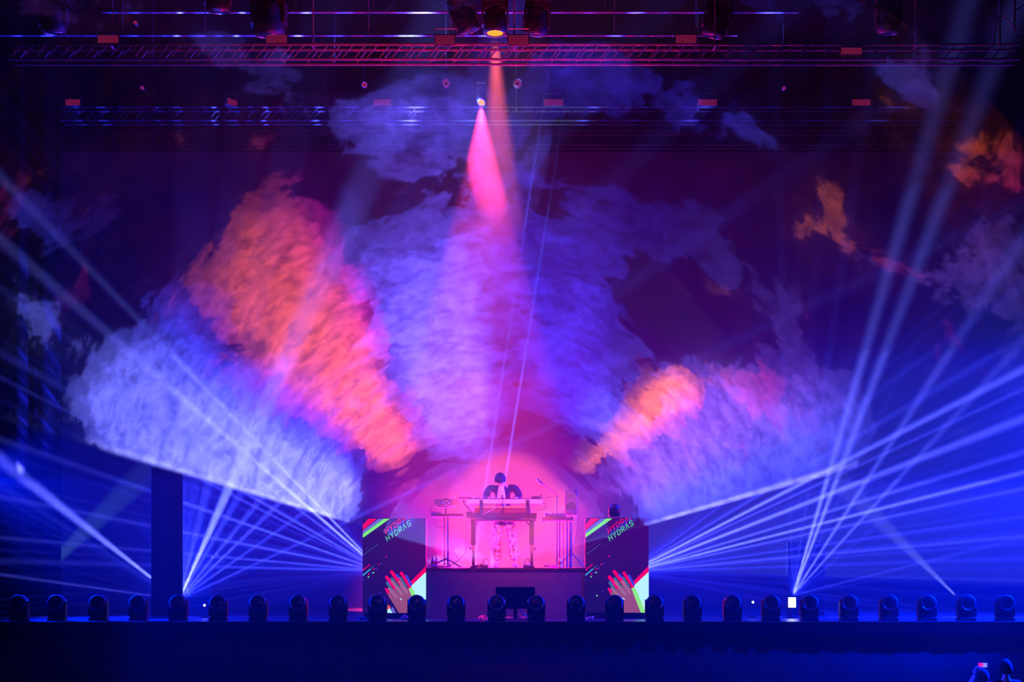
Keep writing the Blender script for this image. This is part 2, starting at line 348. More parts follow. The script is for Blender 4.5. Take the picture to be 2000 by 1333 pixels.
SC = {k: emit('screen_' + k, srgb(*c), s) for k, c, s in (('red', (255, 0, 70), .9), ('lilac', (125, 115, 230), .8), ('green', (130, 250, 100), .9), ('blue', (60, 70, 235), .8), ('textgreen', (90, 225, 130), .8),
      ('white', (190, 250, 250), .95), ('lime', (150, 245, 110), .9), ('skin', (165, 85, 115), .8), ('skin_light', (190, 125, 150), .7), ('teal', (70, 120, 130), .8), ('magenta', (225, 20, 130), .8), ('cyan', (60, 200, 230), .9), ('orange', (245, 90, 60), .9), ('dim', (80, 50, 150), .7))}
# the dark screen face; its violet gradient also holds the haze veil as colour
m = bpy.data.materials.new('screen_face'); m.use_nodes = True; nt = NT(m.node_tree); M['face'] = m; m.cycles.emission_sampling = 'NONE'
e = nt.n('ShaderNodeEmission'); g = nt.n('ShaderNodeBsdfGlossy'); g.inputs['Color'].default_value = (.03, .03, .03, 1); g.inputs['Roughness'].default_value = .4; ad = nt.n('ShaderNodeAddShader'); out = nt.n('ShaderNodeOutputMaterial')
nt.put(ad.inputs[0], e.outputs[0]); nt.put(ad.inputs[1], g.outputs[0]); nt.put(out.inputs[0], ad.outputs[0]); tc = nt.n('ShaderNodeTexCoord'); q = nt.n('ShaderNodeSeparateXYZ'); nt.put(q.inputs[0], tc.outputs['Generated'])
nt.put(e.inputs[0], nt.ramp(nt.m('MULTIPLY_ADD', q.outputs[2], .6, nt.m('MULTIPLY', q.outputs[0], .4)), [(0, srgb(24, 10, 62)), (.5, srgb(42, 8, 66)), (1, srgb(66, 0, 70))]))
def c3(x, y): return ((690 + x / 5.79 - 708), H_ - (990 + y / 5.79 - 1013))
def c4(x, y): return ((1120 + x / 5.553 - 1143), H_ - (980 + y / 5.553 - 1012.5))
def led_screen(px0, px1, py0, py1, label):
    Y = -.02; t = thing('led_screen', label, 'screen', (P(px0, 0, Y).x, Y, 0)); k = S((px1 - px0) / W_, Y)
    w, h = W_ * k, H_ * k; zb = P(0, py1, Y).z
    cab = obj('cabinet', box(B(), (0, .012, zb - .004), (w, .16, zb + h + .004), .003), M['matte'], t)
    obj('base_frame', box(box(B(), (.02, .02, 0), (w - .02, .15, zb - .004), .004), (.0, -.0, .0), (.0 + w, .16, .03), .004), M['metal'], t)
    fb = B(); flat(fb, [(0, 0), (w, 0), (w, h), (0, h)], .010); fc = obj('display', fb, M['face'], t, loc=(0, 0, zb))
    lay = [0]
    def pic(name, mt, draw, label=None):
        lay[0] += 1; bm = B(); draw(bm, 0.0); clip(bm, W_, H_)
        for v in bm.verts: v.co = Vector((v.co.x * k, .009 - lay[0] * .0003, v.co.z * k))
        o = obj(name, bm, mt, fc); 
        if label: o['label'] = label
    for nm, pts in (('red', [c3(107, 212), c3(170, 138), c3(268, 138), c3(107, 268)]), ('lilac', [c3(107, 275), c3(285, 138), c3(342, 138), c3(107, 312)]), ('green', [c3(107, 313), c3(346, 138), c3(412, 138), c3(107, 355)])):
        pic('stripe', SC[nm], lambda bm, y, pts=pts: flat(bm, pts, y), {'red': 'red', 'lilac': 'lilac', 'green': 'bright green'}[nm] + ' slanted stripe')
    def word(ox, oy, txt):
        def d(bm, y):
            u = Vector((math.cos(R(34.5)), math.sin(R(34.5)))); v = Vector((-math.sin(R(20)), math.cos(R(20)))); x0, z0 = c3(ox, oy); adv = 9.9; s = 7.6; hh = 9.6
            for i, ch in enumerate(txt):
                for st in GLYPH[ch]:
                    stroke(bm, [(x0 + u.x * (i * adv + a * s) + v.x * b * hh, z0 + u.y * (i * adv + a * s) + v.y * b * hh) for a, b in st], 1.55, y)
        return d
    pic('lettering', SC['red'], word(374, 308, 'HYDRVS'), 'red slanted lettering cut off by the screen top'); pic('lettering', SC['blue'], word(416, 328, 'HYDRVS'), 'blue slanted lettering cut off by the screen top'); pic('lettering', SC['textgreen'], word(385, 392, 'HYDRVS'), 'green slanted lettering')
    def seg(a, b, w): return lambda bm, y: stroke(bm, [c3(*a), c3(*b)], w, y)
    pic('line', SC['red'], seg((108, 722), (186, 658), 1.6)); pic('line', SC['cyan'], seg((107, 780), (192, 710), 1.9)); pic('line', SC['teal'], seg((192, 710), (232, 674), 1.2))
    def dots(lst, r):
        def d(bm, y):
            for x, z in lst:
                cx, cz = c3(x, z); flat(bm, [(cx + r * math.cos(a * math.pi / 4), cz + r * math.sin(a * math.pi / 4)) for a in range(8)], y)
        return d
    def spots(mt, lst, r):
        for q_ in lst: pic('dot', mt, dots([q_], r))
    spots(SC['red'], [(373, 567), (290, 657), (234, 708), (176, 765)], 1.5); spots(SC['blue'], [(320, 645), (261, 701), (207, 750), (302, 968), (112, 830)], 1.3); spots(SC['green'], [(228, 750), (171, 797), (238, 1012)], 1.5)
    dash = [(125 + 27 * i, 540 - 20 * i) for i in range(6)]
    for x, z in dash:
        pic('dash', SC['teal'], lambda bm, y: stroke(bm, [c3(x, z), c3(x + 15, z - 11)], 1.1, y)); pic('dash', SC['dim'], lambda bm, y: stroke(bm, [c3(x + 5, z - 55), c3(x + 17, z - 64)], .9, y))
    pic('panel_red', SC['red'], lambda bm, y: flat(bm, [c4(625, 948), c4(640, 878), c4(825, 690), c4(825, 765)], y), 'red slanted band')
    pic('panel_white', SC['white'], lambda bm, y: flat(bm, [c4(640, 930), c4(825, 755), c4(825, 1215), c4(765, 1215)], y), 'pale cyan wedge')
    pic('panel_lime', SC['lime'], lambda bm, y: flat(bm, [c4(622, 950), c4(655, 918), c4(700, 1000), c4(785, 1215), c4(735, 1215)], y), 'lime green band')
    pic('panel_white', SC['white'], lambda bm, y: flat(bm, [c3(372, 1222), c3(372, 1185), c3(412, 1150), c3(452, 1222)], y)); pic('panel_lilac', SC['lilac'], lambda bm, y: flat(bm, [c3(425, 1155), c3(445, 1135), c3(490, 1222), c3(452, 1222)], y)); pic('panel_orange', SC['orange'], lambda bm, y: flat(bm, [c3(372, 1188), c3(395, 1110), c3(425, 1140), c3(410, 1152)], y))
    def fingers(lst):
        def d(bm, y):
            for a, b, w in lst:
                x0, z0 = c4(*a); x1, z1 = c4(*b); capsule(bm, x0, z0, x1, z1, w / 5.553, y)
        return d
    pic('hand', SC['red'], fingers([((500, 965), (390, 820), 36), ((570, 930), (443, 762), 36), ((645, 925), (548, 775), 32), ((420, 1010), (385, 950), 26)]), 'red-tinted offset copy of the hand')  # screen picture: tinted copies of the hand, set apart
    pic('hand', SC['blue'], fingers([((655, 905), (603, 805), 24), ((600, 920), (500, 795), 24), ((470, 990), (400, 870), 18)]), 'blue-tinted offset copy of the hand')
    pic('hand', SC['teal'], fingers([((540, 960), (447, 838), 30), ((600, 930), (540, 832), 28), ((470, 985), (392, 885), 26)]), 'teal-tinted offset copy of the hand')
    pic('hand', SC['magenta'], fingers([((520, 990), (470, 880), 22), ((590, 950), (520, 830), 16)]), 'magenta-tinted fingers of the hand')
    def palm(bm, y):
        flat(bm, [c4(*q) for q in ((400, 1010), (430, 960), (480, 950), (555, 900), (630, 945), (680, 1080), (735, 1215), (525, 1215), (470, 1120))], y)
    pic('hand', SC['skin'], palm, 'skin-coloured palm and wrist')
    pic('hand', SC['skin_light'], fingers([((560, 1010), (450, 870), 24), ((610, 990), (528, 868), 24), ((500, 1040), (415, 945), 24)]), 'pale skin-coloured fingers')
    pic('highlight', SC['white'], lambda bm, y: flat(bm, [c3(525, 1040), c3(533, 1033), c3(552, 1055), c3(545, 1062)], y))
    return t
led_screen(708, 832, 1013, 1198, 'upright LED screen left of the platform, showing a hand and slanted lettering')
led_screen(1143, 1267, 1012.5, 1197.5, 'upright LED screen right of the platform, below a moving-head light')

# ------------------------------------------------------------------ moving-head lights
def moving_head(name, label, tilt, loc, group=None, lens=None, led=True, arch=False):
    """base, yoke and head; tilt 0 = lens straight up, 90 = lens towards the audience"""
    t = thing(name, label, 'stage light', loc, group)
    b = obj('base', box(box(B(), (-.145, -.11, 0), (.145, .11, .058), .012), (-.125, -.09, .055), (.125, .09, .072), .006), M['black'], t)
    obj('display', box(B(), (-.05, -.104, .018), (.05, -.099, .042)), M['lens'], b)
    yk = B()
    for s in (-1, 1):
        prof = [(-.085, .075), (-.085, .16), (-.065, .28), (-.05, .325), (-.02, .35), (.02, .35), (.05, .325), (.065, .28), (.085, .16), (.085, .075)]
        A = [yk.verts.new((s * .128, y, z)) for y, z in prof]; D = [yk.verts.new((s * .15, y, z)) for y, z in prof]
        yk.faces.new(A); yk.faces.new(D)
        for i in range(len(prof)): yk.faces.new((A[i], A[(i + 1) % len(prof)], D[(i + 1) % len(prof)], D[i]))
    box(yk, (-.15, -.085, .072), (.15, .085, .16), .012)
    obj('yoke', yk, M['black'], t)
    if arch:                                     # housing with a domed top, the head set into its front
        yk2 = B(); pr = [(-.138, .07)] + [(.138 * -math.cos(math.pi * k / 16), .285 + .138 * math.sin(math.pi * k / 16)) for k in range(17)] + [(.138, .07)]
        A = [yk2.verts.new((x, -.035, z)) for x, z in pr]; D = [yk2.verts.new((x, .10, z)) for x, z in pr]; yk2.faces.new(A); yk2.faces.new(D)
        for k in range(len(pr)): yk2.faces.new((A[k], A[(k + 1) % len(pr)], D[(k + 1) % len(pr)], D[k]))
        bmesh.ops.bevel(yk2, geom=[e for e in yk2.edges if abs(e.verts[0].co.y - e.verts[1].co.y) < 1e-6], offset=.012, segments=2, affect='EDGES', profile=.5)
        obj('housing', yk2, M['black'], t)
    hd = B(); lathe(hd, [(.02, -.15), (.085, -.145), (.112, -.12), (.124, -.06), (.125, .02), (.134, .04), (.136, .12), (.126, .135), (.112, .137)], 24)
    rot = Matrix.Rotation(R(tilt), 4, 'X'); piv = Vector((0, 0, .28))
    for v in hd.verts: v.co = rot @ v.co + piv
    h = obj('head', hd, M['black'], t, smooth=True)
    ln = B(); lathe(ln, [(.004, .146), (.05, .143), (.09, .137), (.111, .126)], 24)
    for v in ln.verts: v.co = rot @ v.co + piv
    obj('lens', ln, lens or M['lens'], h, smooth=True)
    rg = B(); ks = range(15, 28) if arch else range(29)  # arch type keeps only the lower arc, shaped as the rim's glint
    pts = [rot @ Vector((.115 * math.cos(2 * math.pi * k / 28), .115 * math.sin(2 * math.pi * k / 28), .142)) + piv for k in ks]
    tube(rg, pts, .005, 6, False); obj('lens_ring', rg, M['chrome'], h, smooth=True)
    if led:
        # small status lamp on top of the head
        obj('indicator', box(B(), (.0, -.05, .385), (.026, -.033, .393)), E_['led'], h)
    return t
ORD = 'first second third fourth fifth sixth seventh eighth ninth tenth eleventh twelfth thirteenth fourteenth fifteenth sixteenth seventeenth eighteenth nineteenth twentieth twenty-first twenty-second twenty-third twenty-fourth twenty-fifth twenty-sixth'.split()
heads = [38, 112, 193, 271, 349, 427, 505, 583, 661, 738, 814, 891, 970, 1047, 1125, 1200, 1278, 1352, 1430, 1505, 1580, 1657, 1735, 1810, 1887, 1962]
MH_Y = -1.15; proto = None
for i, px in enumerate(heads):
    loc = (P(px, 0, MH_Y).x, MH_Y, 0); lab = 'black unlit moving-head light, ' + ORD[i] + ' from the left along the stage edge'
    if proto is None: proto = moving_head('moving_head_light', lab, 82, loc, 'moving heads along the stage edge', arch=True)
    else: copy_thing(proto, loc, lab)
hy = .07
moving_head('moving_head_light', 'small moving-head light standing on top of the right LED screen', 20, (P(1200, 0, hy).x, hy, P(0, 1012, hy).z + .012), led=True).scale = (.62, .62, .5)

# bright lamp on the floor and its twin
def floor_lamp(px, Y, label, bright):
    t = thing('floor_blinder', label, 'stage light', (P(px, 0, Y).x, Y, 0))
    zb = P(0, 1187, Y).z; w2 = S(7, Y); h = S(19, Y)
    obj('housing', box(B(), (-w2 - .01, 0, zb - .01), (w2 + .01, .12, zb + h + .01), .006), M['black'], t)
    obj('lamp_face', box(B(), (-w2, -.008, zb), (w2, .002, zb + h), .002), bright, t)
    obj('stand', tube(box(B(), (-.08, -.02, 0), (.08, .14, .02), .004), [(0, .06, .015), (0, .06, zb - .008)], .015), M['metal'], t)
floor_lamp(1547, .3, 'bright white lamp on the floor between stage-edge lights, right of the right screen', E_['white'])
floor_lamp(349, 1.3, 'floor lamp throwing a blue beam fan beside the black column', E_['white'])
for px, py, lab in ((400, 1183, 'made-up tiny lamp standing for a small glow near the left beam fan'), (1470, 1177, 'made-up tiny lamp standing for a glint left of the bright white lamp')):
    t = thing('glint_stand_in', lab, 'stage light', (P(px, 0, .6).x, .6, 0)); z = P(0, py, .6).z  # lamp body and lit lens made up for a small glint
    obj('housing', lathe(B(), [(.02, -.06), (.032, -.05), (.034, .03), (.03, .035)], 14, (0, 0, z), 'Y'), M['black'], t)
    obj('lens', lathe(B(), [(.004, .041), (.016, .039), (.02, .034)], 12, (0, 0, z), 'Y'), E_['white'], t)
    obj('stand', tube(box(B(), (-.06, -.05, 0), (.06, .05, .015), .003), [(0, 0, .01), (0, 0, z - .03)], .01), M['metal'], t)

# ------------------------------------------------------------------ confidence monitor and small things on the stage floor
mY = -.7; t = thing('confidence_monitor', 'black flat monitor on a short stand before the platform front', 'monitor', (P(1006.5, 0, mY).x, mY, 0))
w2 = S(38.5, mY); z0, z1 = P(0, 1190, mY).z, P(0, 1147, mY).z
obj('screen', box(B(), (-w2, 0, z0), (w2, .05, z1), .006), M['matte'], t)
obj('bezel', box(B(), (-w2, -.006, z1 - .012), (w2, .004, z1)), M['metal'], t)
obj('post', box(B(), (-.035, .02, .02), (.035, .07, z0 + .05), .004), M['black'], t)
obj('base_plate', box(B(), (-.24, -.08, 0), (.24, .16, .02), .006), M['black'], t)
for s in (-1, 1): obj('brace', tube(B(), [(s * .22, .1, .02), (s * .05, .045, z0 + .02)], .008), M['metal'], t)
def coil(px, Y, r, label, material, seed, h=.03, name='cable_coil', cat='cable'):
    rnd = random.Random(seed); pts = []
    for k in range(34):
        a = k * .62; rr = r * (.55 + .45 * rnd.random()); pts.append((rr * math.cos(a), rr * .5 * math.sin(a), .012 + h * rnd.random() * (k / 34)))
    o = obj(name, tube(B(), smooth_path(pts, 4), .008, 6), material, smooth=True); o.location = (P(px, 0, Y).x, Y, 0); return tag(o, label, cat)
def heap(px, Y, w, h, label, seed, material):
    rnd = random.Random(seed); bm = B(); bmesh.ops.create_icosphere(bm, subdivisions=3, radius=1)
    for v in bm.verts:
        n = .75 + .5 * rnd.random(); v.co = Vector((v.co.x * w * n, v.co.y * w * .6 * n, max(v.co.z, -.02) * h * n + .004))
    o = obj('crumpled_heap', bm, material); o.location = (P(px, 0, Y).x, Y, 0); return tag(o, label, 'cloth')
M['redlit_heap'] = mat('heap_with_red_light', (.7, .05, .05), .7)  # red stage light painted onto heaps of cables and cases
heap(791, -.55, .07, .075, 'crumpled heap of stage bits, red light put into its colour, on the floor before the left LED screen', 3, M['redlit_heap'])
heap(944, -.5, .085, .065, 'crumpled heap of stage bits, red light put into its colour, on the floor left of the black monitor', 5, M['redlit_heap'])
coil(993, -.35, .10, 'cable coil, red light put into its colour, on the floor behind the monitor stand', M['redlit_cable'], 7)
coil(1027, -.35, .09, 'cable coil, warm light put into its colour, right of the monitor post', M['redlit_cable'], 11, .05)
coil(1151, -.5, .07, 'small cable coil on the floor before the right LED screen', M['wood'], 13, .05)
coil(706, -.6, .07, 'small cable coil at the left foot of the left LED screen', M['cable'], 17, .05)

# ------------------------------------------------------------------ people
def skin_bm(verts, edges, sub=2, root=0):
    me = bpy.data.meshes.new('s'); me.from_pydata([v[0] for v in verts], edges, []); o = bpy.data.objects.new('s', me); C.objects.link(o)
    md = o.modifiers.new('skin', 'SKIN'); md.branch_smoothing = .6
    for i, v in enumerate(verts):
        sv = me.skin_vertices[0].data[i]; r = v[1]; sv.radius = r if isinstance(r, (tuple, list)) else (r, r); sv.use_root = (i == root)
    ss = o.modifiers.new('sub', 'SUBSURF'); ss.levels = sub; ss.render_levels = sub
    dg = bpy.context.evaluated_depsgraph_get(); dg.update(); ev = o.evaluated_get(dg); m2 = bpy.data.meshes.new_from_object(ev)
    bm = B(); bm.from_mesh(m2); bpy.data.meshes.remove(m2); bpy.data.objects.remove(o); bpy.data.meshes.remove(me); return bm
def chain(pts):                                   # [(pos, r), ...] -> verts, edges
    return pts, [(i, i + 1) for i in range(len(pts) - 1)]
def hand_bm(wrist, fwd, up, side, curl=.5, size=1.0):
    """palm and five fingers; fwd = towards the finger tips, up = back of the hand, side = towards the thumb"""
    f, u, s = (Vector(q).normalized() for q in (fwd, up, side)); w = Vector(wrist); out = B()
    V = [(w, (.026, .02)), (w + f * .035, (.034, .017)), (w + f * .075, (.036, .015))]; V = [(p, (a * size, b * size)) for p, (a, b) in V]
    join(out, skin_bm(*chain(V), sub=1))
    for k, (off, ln) in enumerate(((.027, .068), (.009, .078), (-.009, .072), (-.026, .056))):
        p = w + f * .068 + s * off; d1 = f; pts = [(p - f * .02, .009)]
        for j in range(3):
            ang = curl * (j + .6) * .55; d = f * math.cos(ang) - u * math.sin(ang); pts.append((p, .0088 - .0008 * j)); p = p + d * ln / 2.6 * size
        pts.append((p, .006)); join(out, skin_bm(*chain(pts), sub=1))
    p = w + f * .022 + s * .022; q = p + (s * .75 + f * .55 - u * .2).normalized() * .042; r2 = q + (f * .9 + s * .25 - u * .25).normalized() * .034
    join(out, skin_bm(*chain([(p, .013), (q, .0105), (r2, .0075)]), sub=1)); return out
def head_bm(center, pitch, size=1.0, yaw=0.0):
    """head with eyes, nose, mouth, chin and ears; faces -Y, pitch tilts it down"""
    bm = B(); bmesh.ops.create_uvsphere(bm, u_segments=32, v_segments=24, radius=1)
    for v in bm.verts:
        x, y, z = v.co; w = 1.0
        if z < 0: w = 1 - .34 * (-z) ** 1.6
        nx = x * .077 * w; ny = y * .098 * (1 - .10 * max(0, -z)); nz = z * .118
        if y < -.2:
            f = (-y)
            ny -= .020 * math.exp(-((x / .13) ** 2)) * math.exp(-(((z + .12) / .22) ** 2)) * f      # nose
            ny += .012 * math.exp(-(((abs(x) - .42) / .2) ** 2)) * math.exp(-(((z - .05) / .13) ** 2)) * f   # eye sockets
            ny -= .006 * math.exp(-(((z - .24) / .1) ** 2)) * f                                          # brow
            ny -= .006 * math.exp(-((x / .34) ** 2)) * math.exp(-(((z + .50) / .08) ** 2)) * f      # lips
            ny -= .010 * math.exp(-((x / .35) ** 2)) * math.exp(-(((z + .86) / .16) ** 2)) * f       # chin
        v.co = (nx, ny, nz)
    for s in (-1, 1):
        t = B(); bmesh.ops.create_uvsphere(t, u_segments=12, v_segments=8, radius=1)
        for v in t.verts: v.co = Vector((s * .078 + v.co.x * .010, .012 + v.co.y * .020, -.008 + v.co.z * .032))
        join(bm, t)
        t = B(); bmesh.ops.create_uvsphere(t, u_segments=10, v_segments=8, radius=1)
        for v in t.verts: v.co = Vector((s * .031 + v.co.x * .013, -.083 + v.co.y * .010, .006 + v.co.z * .008))
        join(bm, t)
    rot = Matrix.Translation(center) @ Matrix.Rotation(yaw, 4, 'Z') @ Matrix.Rotation(pitch, 4, 'X')
    for v in bm.verts: v.co = rot @ (v.co * size)
    return bm, rot
def hair_bm(rot, size=1.0, low=-.2, seed=1):
    rnd = random.Random(seed); bm = B(); bmesh.ops.create_uvsphere(bm, u_segments=32, v_segments=20, radius=1)
    dele = []
    for v in bm.verts:
        x, y, z = v.co
        lim = low if y > .05 else (.10 if abs(x) > .75 else .34)
        if z < lim: dele.append(v); continue
        k = 1.10 + .07 * rnd.random(); v.co = Vector((x * .080 * k, y * .100 * k + .006, z * .122 * k))
    bmesh.ops.delete(bm, geom=dele, context='VERTS')
    bmesh.ops.solidify(bm, geom=bm.faces[:], thickness=-.012)
    for v in bm.verts: v.co = rot @ (v.co * size)
    return bm

# the performer
dY = 1.05; g0 = P(985, 0, dY); gx = g0.x
t = thing('person', 'person bent over the keyboard on the platform, dark open jacket, mottled trousers', 'person', (gx, dY, RZ))
def L(px, py, y=0.0): q = P(px, py, dY + y); return Vector((q.x - gx, y, q.z - RZ))
hipL, hipR = L(972, 1012), L(997, 1012)
kneeL, kneeR, ankL, ankR = L(970, 1058, -.05), L(1001, 1058, -.05), L(972, 1098, .02), L(1004, 1098, .02)
pel = L(984.5, 1008); chest = L(982, 968, -.10); shC = L(981, 953, -.16); neck = L(979, 946, -.20)
shL, shR = L(957, 954, -.14), L(1006, 954, -.14)
elL, elR = L(948, 972, -.16), L(1016, 972, -.16); wrL, wrR = L(958, 975, -.36), L(1004, 975, -.36)
body = skin_bm([(pel, (.15, .10)), (chest, (.13, .085)), (shC, (.09, .065)), (neck, .055), (L(977, 941, -.235), .05),
                (shL, .045), (elL, .04), (wrL, .03), (shR, .045), (elR, .04), (wrR, .03),
                (hipL, .085), (kneeL, .058), (ankL, .04), (hipR, .085), (kneeR, .058), (ankR, .04)],
               [(0, 1), (1, 2), (2, 3), (3, 4), (2, 5), (5, 6), (6, 7), (2, 8), (8, 9), (9, 10), (0, 11), (11, 12), (12, 13), (0, 14), (14, 15), (15, 16)])
hb, hrot = head_bm(L(977, 939, -.27), R(60), .98)
join(body, hb)
join(body, hand_bm(wrL, (.25, -1, -.1), (0, -.1, 1), (1, .2, 0))); join(body, hand_bm(wrR, (-.25, -1, -.1), (0, -.1, 1), (-1, .2, 0)))
obj('body', body, M['skin'], t, smooth=True)
obj('hair', hair_bm(hrot, .98, -.5), M['hair'], t, smooth=True)
jk = skin_bm([(L(984.5, 1000), (.17, .115)), (L(983, 975, -.09), (.175, .12)), (L(981, 955, -.15), (.15, .11)), (L(980, 948, -.17), (.10, .08)),
              (shL, .082), (elL, .066), (wrL + Vector((0, .05, 0)), .047), (shR, .082), (elR, .066), (wrR + Vector((0, .05, 0)), .047)],
             [(0, 1), (1, 2), (2, 3), (2, 4), (4, 5), (5, 6), (2, 7), (7, 8), (8, 9)])
jo = obj('jacket', jk, M['jacket'], t, smooth=True)
sb = B(); rows = []
for py, hw, yy in ((950, 5, -.285), (957, 6, -.295), (966, 7.5, -.275), (976, 8.5, -.25), (990, 9, -.2)):
    c = L(979, py, yy); rows.append([sb.verts.new(c + Vector((S(hw, dY) * k, .012 * k * k + (.03 if j else 0), 0))) for j in (0, 1) for k in (-1, -.5, 0, .5, 1)])
for a, b in zip(rows, rows[1:]):
    for k in range(4): sb.faces.new((a[k], a[k + 1], b[k + 1], b[k])); sb.faces.new((a[5 + k], a[6 + k], b[6 + k], b[5 + k]))
    sb.faces.new((a[0], b[0], b[5], a[5])); sb.faces.new((a[4], b[4], b[9], a[9]))
obj('shirt', sb, M['shirt'], t, smooth=True)
tr = skin_bm([(L(984.5, 1012), (.165, .12)), (L(984.5, 1001), (.16, .11)), (L(971, 1022), (.092, .095)), (L(969.5, 1056, -.05), (.082, .085)), (L(971, 1085, .0), (.078, .085)), (L(972, 1096, .01), (.085, .09)), (L(998, 1022), (.092, .095)), (L(1001, 1056, -.05), (.082, .085)), (L(1003, 1085, 0), (.078, .085)), (L(1004, 1096, .01), (.085, .09))],
             [(0, 1), (0, 2), (2, 3), (3, 4), (4, 5), (0, 6), (6, 7), (7, 8), (8, 9)])
for v in tr.verts: v.co += Vector((.006 * math.sin(v.co.z * 70), .008 * math.sin(v.co.z * 55 + v.co.x * 20), 0))
obj('trousers', tr, M['trousers'], t, smooth=True)
for s, ax in ((-1, 971), (1, 1005)):
    c = L(ax, 1109.5, -.02); sh = skin_bm(*chain([(Vector((c.x, .08, .045)), (.042, .042)), (Vector((c.x + s * .01, -.02, .045)), (.045, .04)), (Vector((c.x + s * .025, -.15, .034)), (.045, .030)), (Vector((c.x + s * .03, -.19, .028)), (.034, .022))]), sub=1)
    for v in sh.verts: v.co.z = max(v.co.z, .0)
    so = obj('shoe', sh, M['shoe'], t, smooth=True)
    obj('laces', tube(tube(B(), [(c.x - .02, -.06, .082), (c.x + .03, -.07, .082)], .004, 5), [(c.x - .02, -.03, .088), (c.x + .03, -.04, .088)], .004, 5), M['shirt'], so)

# ------------------------------------------------------------------ the performer's table, instruments and stands
kY = .45                                                       # depth of the keyboard table
t = thing('keyboard_stand', 'black two-legged height-adjustable stand carrying the keyboards at the platform front', 'stand', (P(982, 0, kY).x, kY, RZ))
cx = P(982, 0, kY).x
def K(px, py, y=0.0): q = P(px, py, kY + y); return Vector((q.x - cx, y, q.z - RZ))
for a, b in ((920, 929), (1034, 1043)):
    m_ = (a + b) / 2
    lg = obj('leg', box(B(), tuple(K(a, 1065, -.03)), tuple(K(b, 1016, .06)), .006), M['black'], t)
    obj('inner_leg', box(B(), (K(m_ - 2.6, 0).x, -.012, .02), (K(m_ + 2.8, 0).x, .04, K(0, 1063).z), .004), M['metal'], lg)
    s = -1 if a < 980 else 1
    obj('knob', tube(lathe(B(), [(.018, -.012), (.02, .012)], 10, tuple(K(m_ + s * 6, 1072)), 'X'), [K(m_, 1072), K(m_ + s * 5, 1072)], .006), M['black'], lg)
    obj('foot', box(B(), (K(m_ - 5, 0).x, -.30, 0), (K(m_ + 5, 0).x, .36, .03), .008), M['black'], t)
obj('tray', box(B(), tuple(K(919, 1018.5, -.04)), tuple(K(1046, 1016, .5)), .004), M['black'], t)
obj('front_rail', box(B(), tuple(K(911, 1013.5, -.05)), tuple(K(1048, 1003, -.01)), .004), M['black'], t)
for s, x in ((1, 929), (-1, 1034)): obj('brace', tube(B(), [K(x, 1026, .02), K(x + s * 8, 1017, .02)], .009), M['metal'], t)
for x0, x1 in ((936.5, 943.5), (1027, 1034)): obj('upper_arm', box(B(), tuple(K(x0, 1006, -.06)), tuple(K(x1, 977, -.035)), .004), M['black'], t)
for x in (940, 1030.5): obj('upper_rest', box(B(), tuple(K(x - 3.5, 987.2, -.06)), tuple(K(x + 3.5, 985.2, .30))), M['black'], t)
def keyboard(name, label, x0, x1, py0, py1, Y, dep, body, n_white):
    t = thing(name, label, 'keyboard', (P((x0 + x1) / 2, 0, Y).x, Y, P(0, py1, Y).z)); w2 = S((x1 - x0) / 2, Y); h = S(py1 - py0, Y)
    obj('case', box(B(), (-w2, 0, .002), (w2, dep, h), .008), body, t)
    obj('top_panel', box(B(), (-w2 + .01, .01, h), (w2 - .01, dep * .5, h + .012), .003), M['matte'], t)
    key = obj('white_key', box(B(), (0, dep * .52, h + .001), ((2 * w2 - .06) / n_white * .93, dep - .01, h + .012), .002), M['white'], t)
    kw = (2 * w2 - .06) / n_white; key.location.x = -w2 + .03
    for i in range(1, n_white): inst(key, 'white_key', t, (-w2 + .03 + i * kw, 0, 0))
    bk = obj('black_key', box(B(), (kw * .68, dep * .52, h + .012), (kw * 1.22, dep * .8, h + .022), .002), M['black'], t); bk.location.x = -w2 + .03
    for i in range(1, n_white - 1):
        if i % 7 not in (2, 6): inst(bk, 'black_key', t, (-w2 + .03 + i * kw, 0, 0))
    for k in range(6): obj('knob', lathe(B(), [(.012, 0), (.010, .018)], 10, (-w2 + .15 + k * .07, dep * .25, h + .012)), M['metal'], t)
    return t
keyboard('keyboard', 'pale keyboard on the top tier of the stand, in front of the performer', 911, 1060, 975.5, 985, kY - .02, .30, M['white'], 36)
keyboard('synthesizer', 'dark synthesizer with an orange-lit edge on the lower tier of the stand', 927, 1036, 990.5, 1004, kY + .06, .28, M['redlit_dark'], 25)
o = obj('edge_strip', box(B(), (-.48, -.006, .105), (.40, .004, .128)), mat('pale_wood_strip', (.75, .5, .25), .5), bpy.data.objects['synthesizer'])
t = thing('audio_interface', 'black rack unit with small knobs on the stand tray, below the synthesizer', 'audio device', (P(982, 0, kY).x, kY, RZ))
obj('case', box(B(), tuple(K(945, 1015.5, .02)), tuple(K(1016, 1004, .28)), .004), M['black'], t)
for x in range(950, 1014, 8): obj('knob', lathe(B(), [(.012, 0), (.010, .016)], 10, tuple(K(x, 1009.5, .02)), 'Y'), M['metal'], t)
# cables hanging at the front
def cable(name, pts, label, r=.006, material=None):
    o = obj(name, tube(B(), smooth_path(pts, 8), r, 6), material or M['cable'], smooth=True); return tag(o, label, 'cable')
Y = kY - .09
cable('cable', [P(1060, 983, Y + .1), P(1067, 986, Y), P(1066, 992, Y), P(1056, 996, Y), P(1046, 998, Y)], 'thin cable looping off the right end of the top keyboard')
cable('cable', [P(977, 980, Y), P(972, 988, Y - .02), P(960, 997, Y - .02), P(942, 1006, Y)], 'pale cable slanting across the keyboard stand front', .005, M['white'])
cable('cable', [P(983, 976, Y + .03), P(981, 984, Y - .02), P(984, 992, Y - .02), P(976, 1004, Y)], 'dark cable hanging down the middle of the keyboard stand')
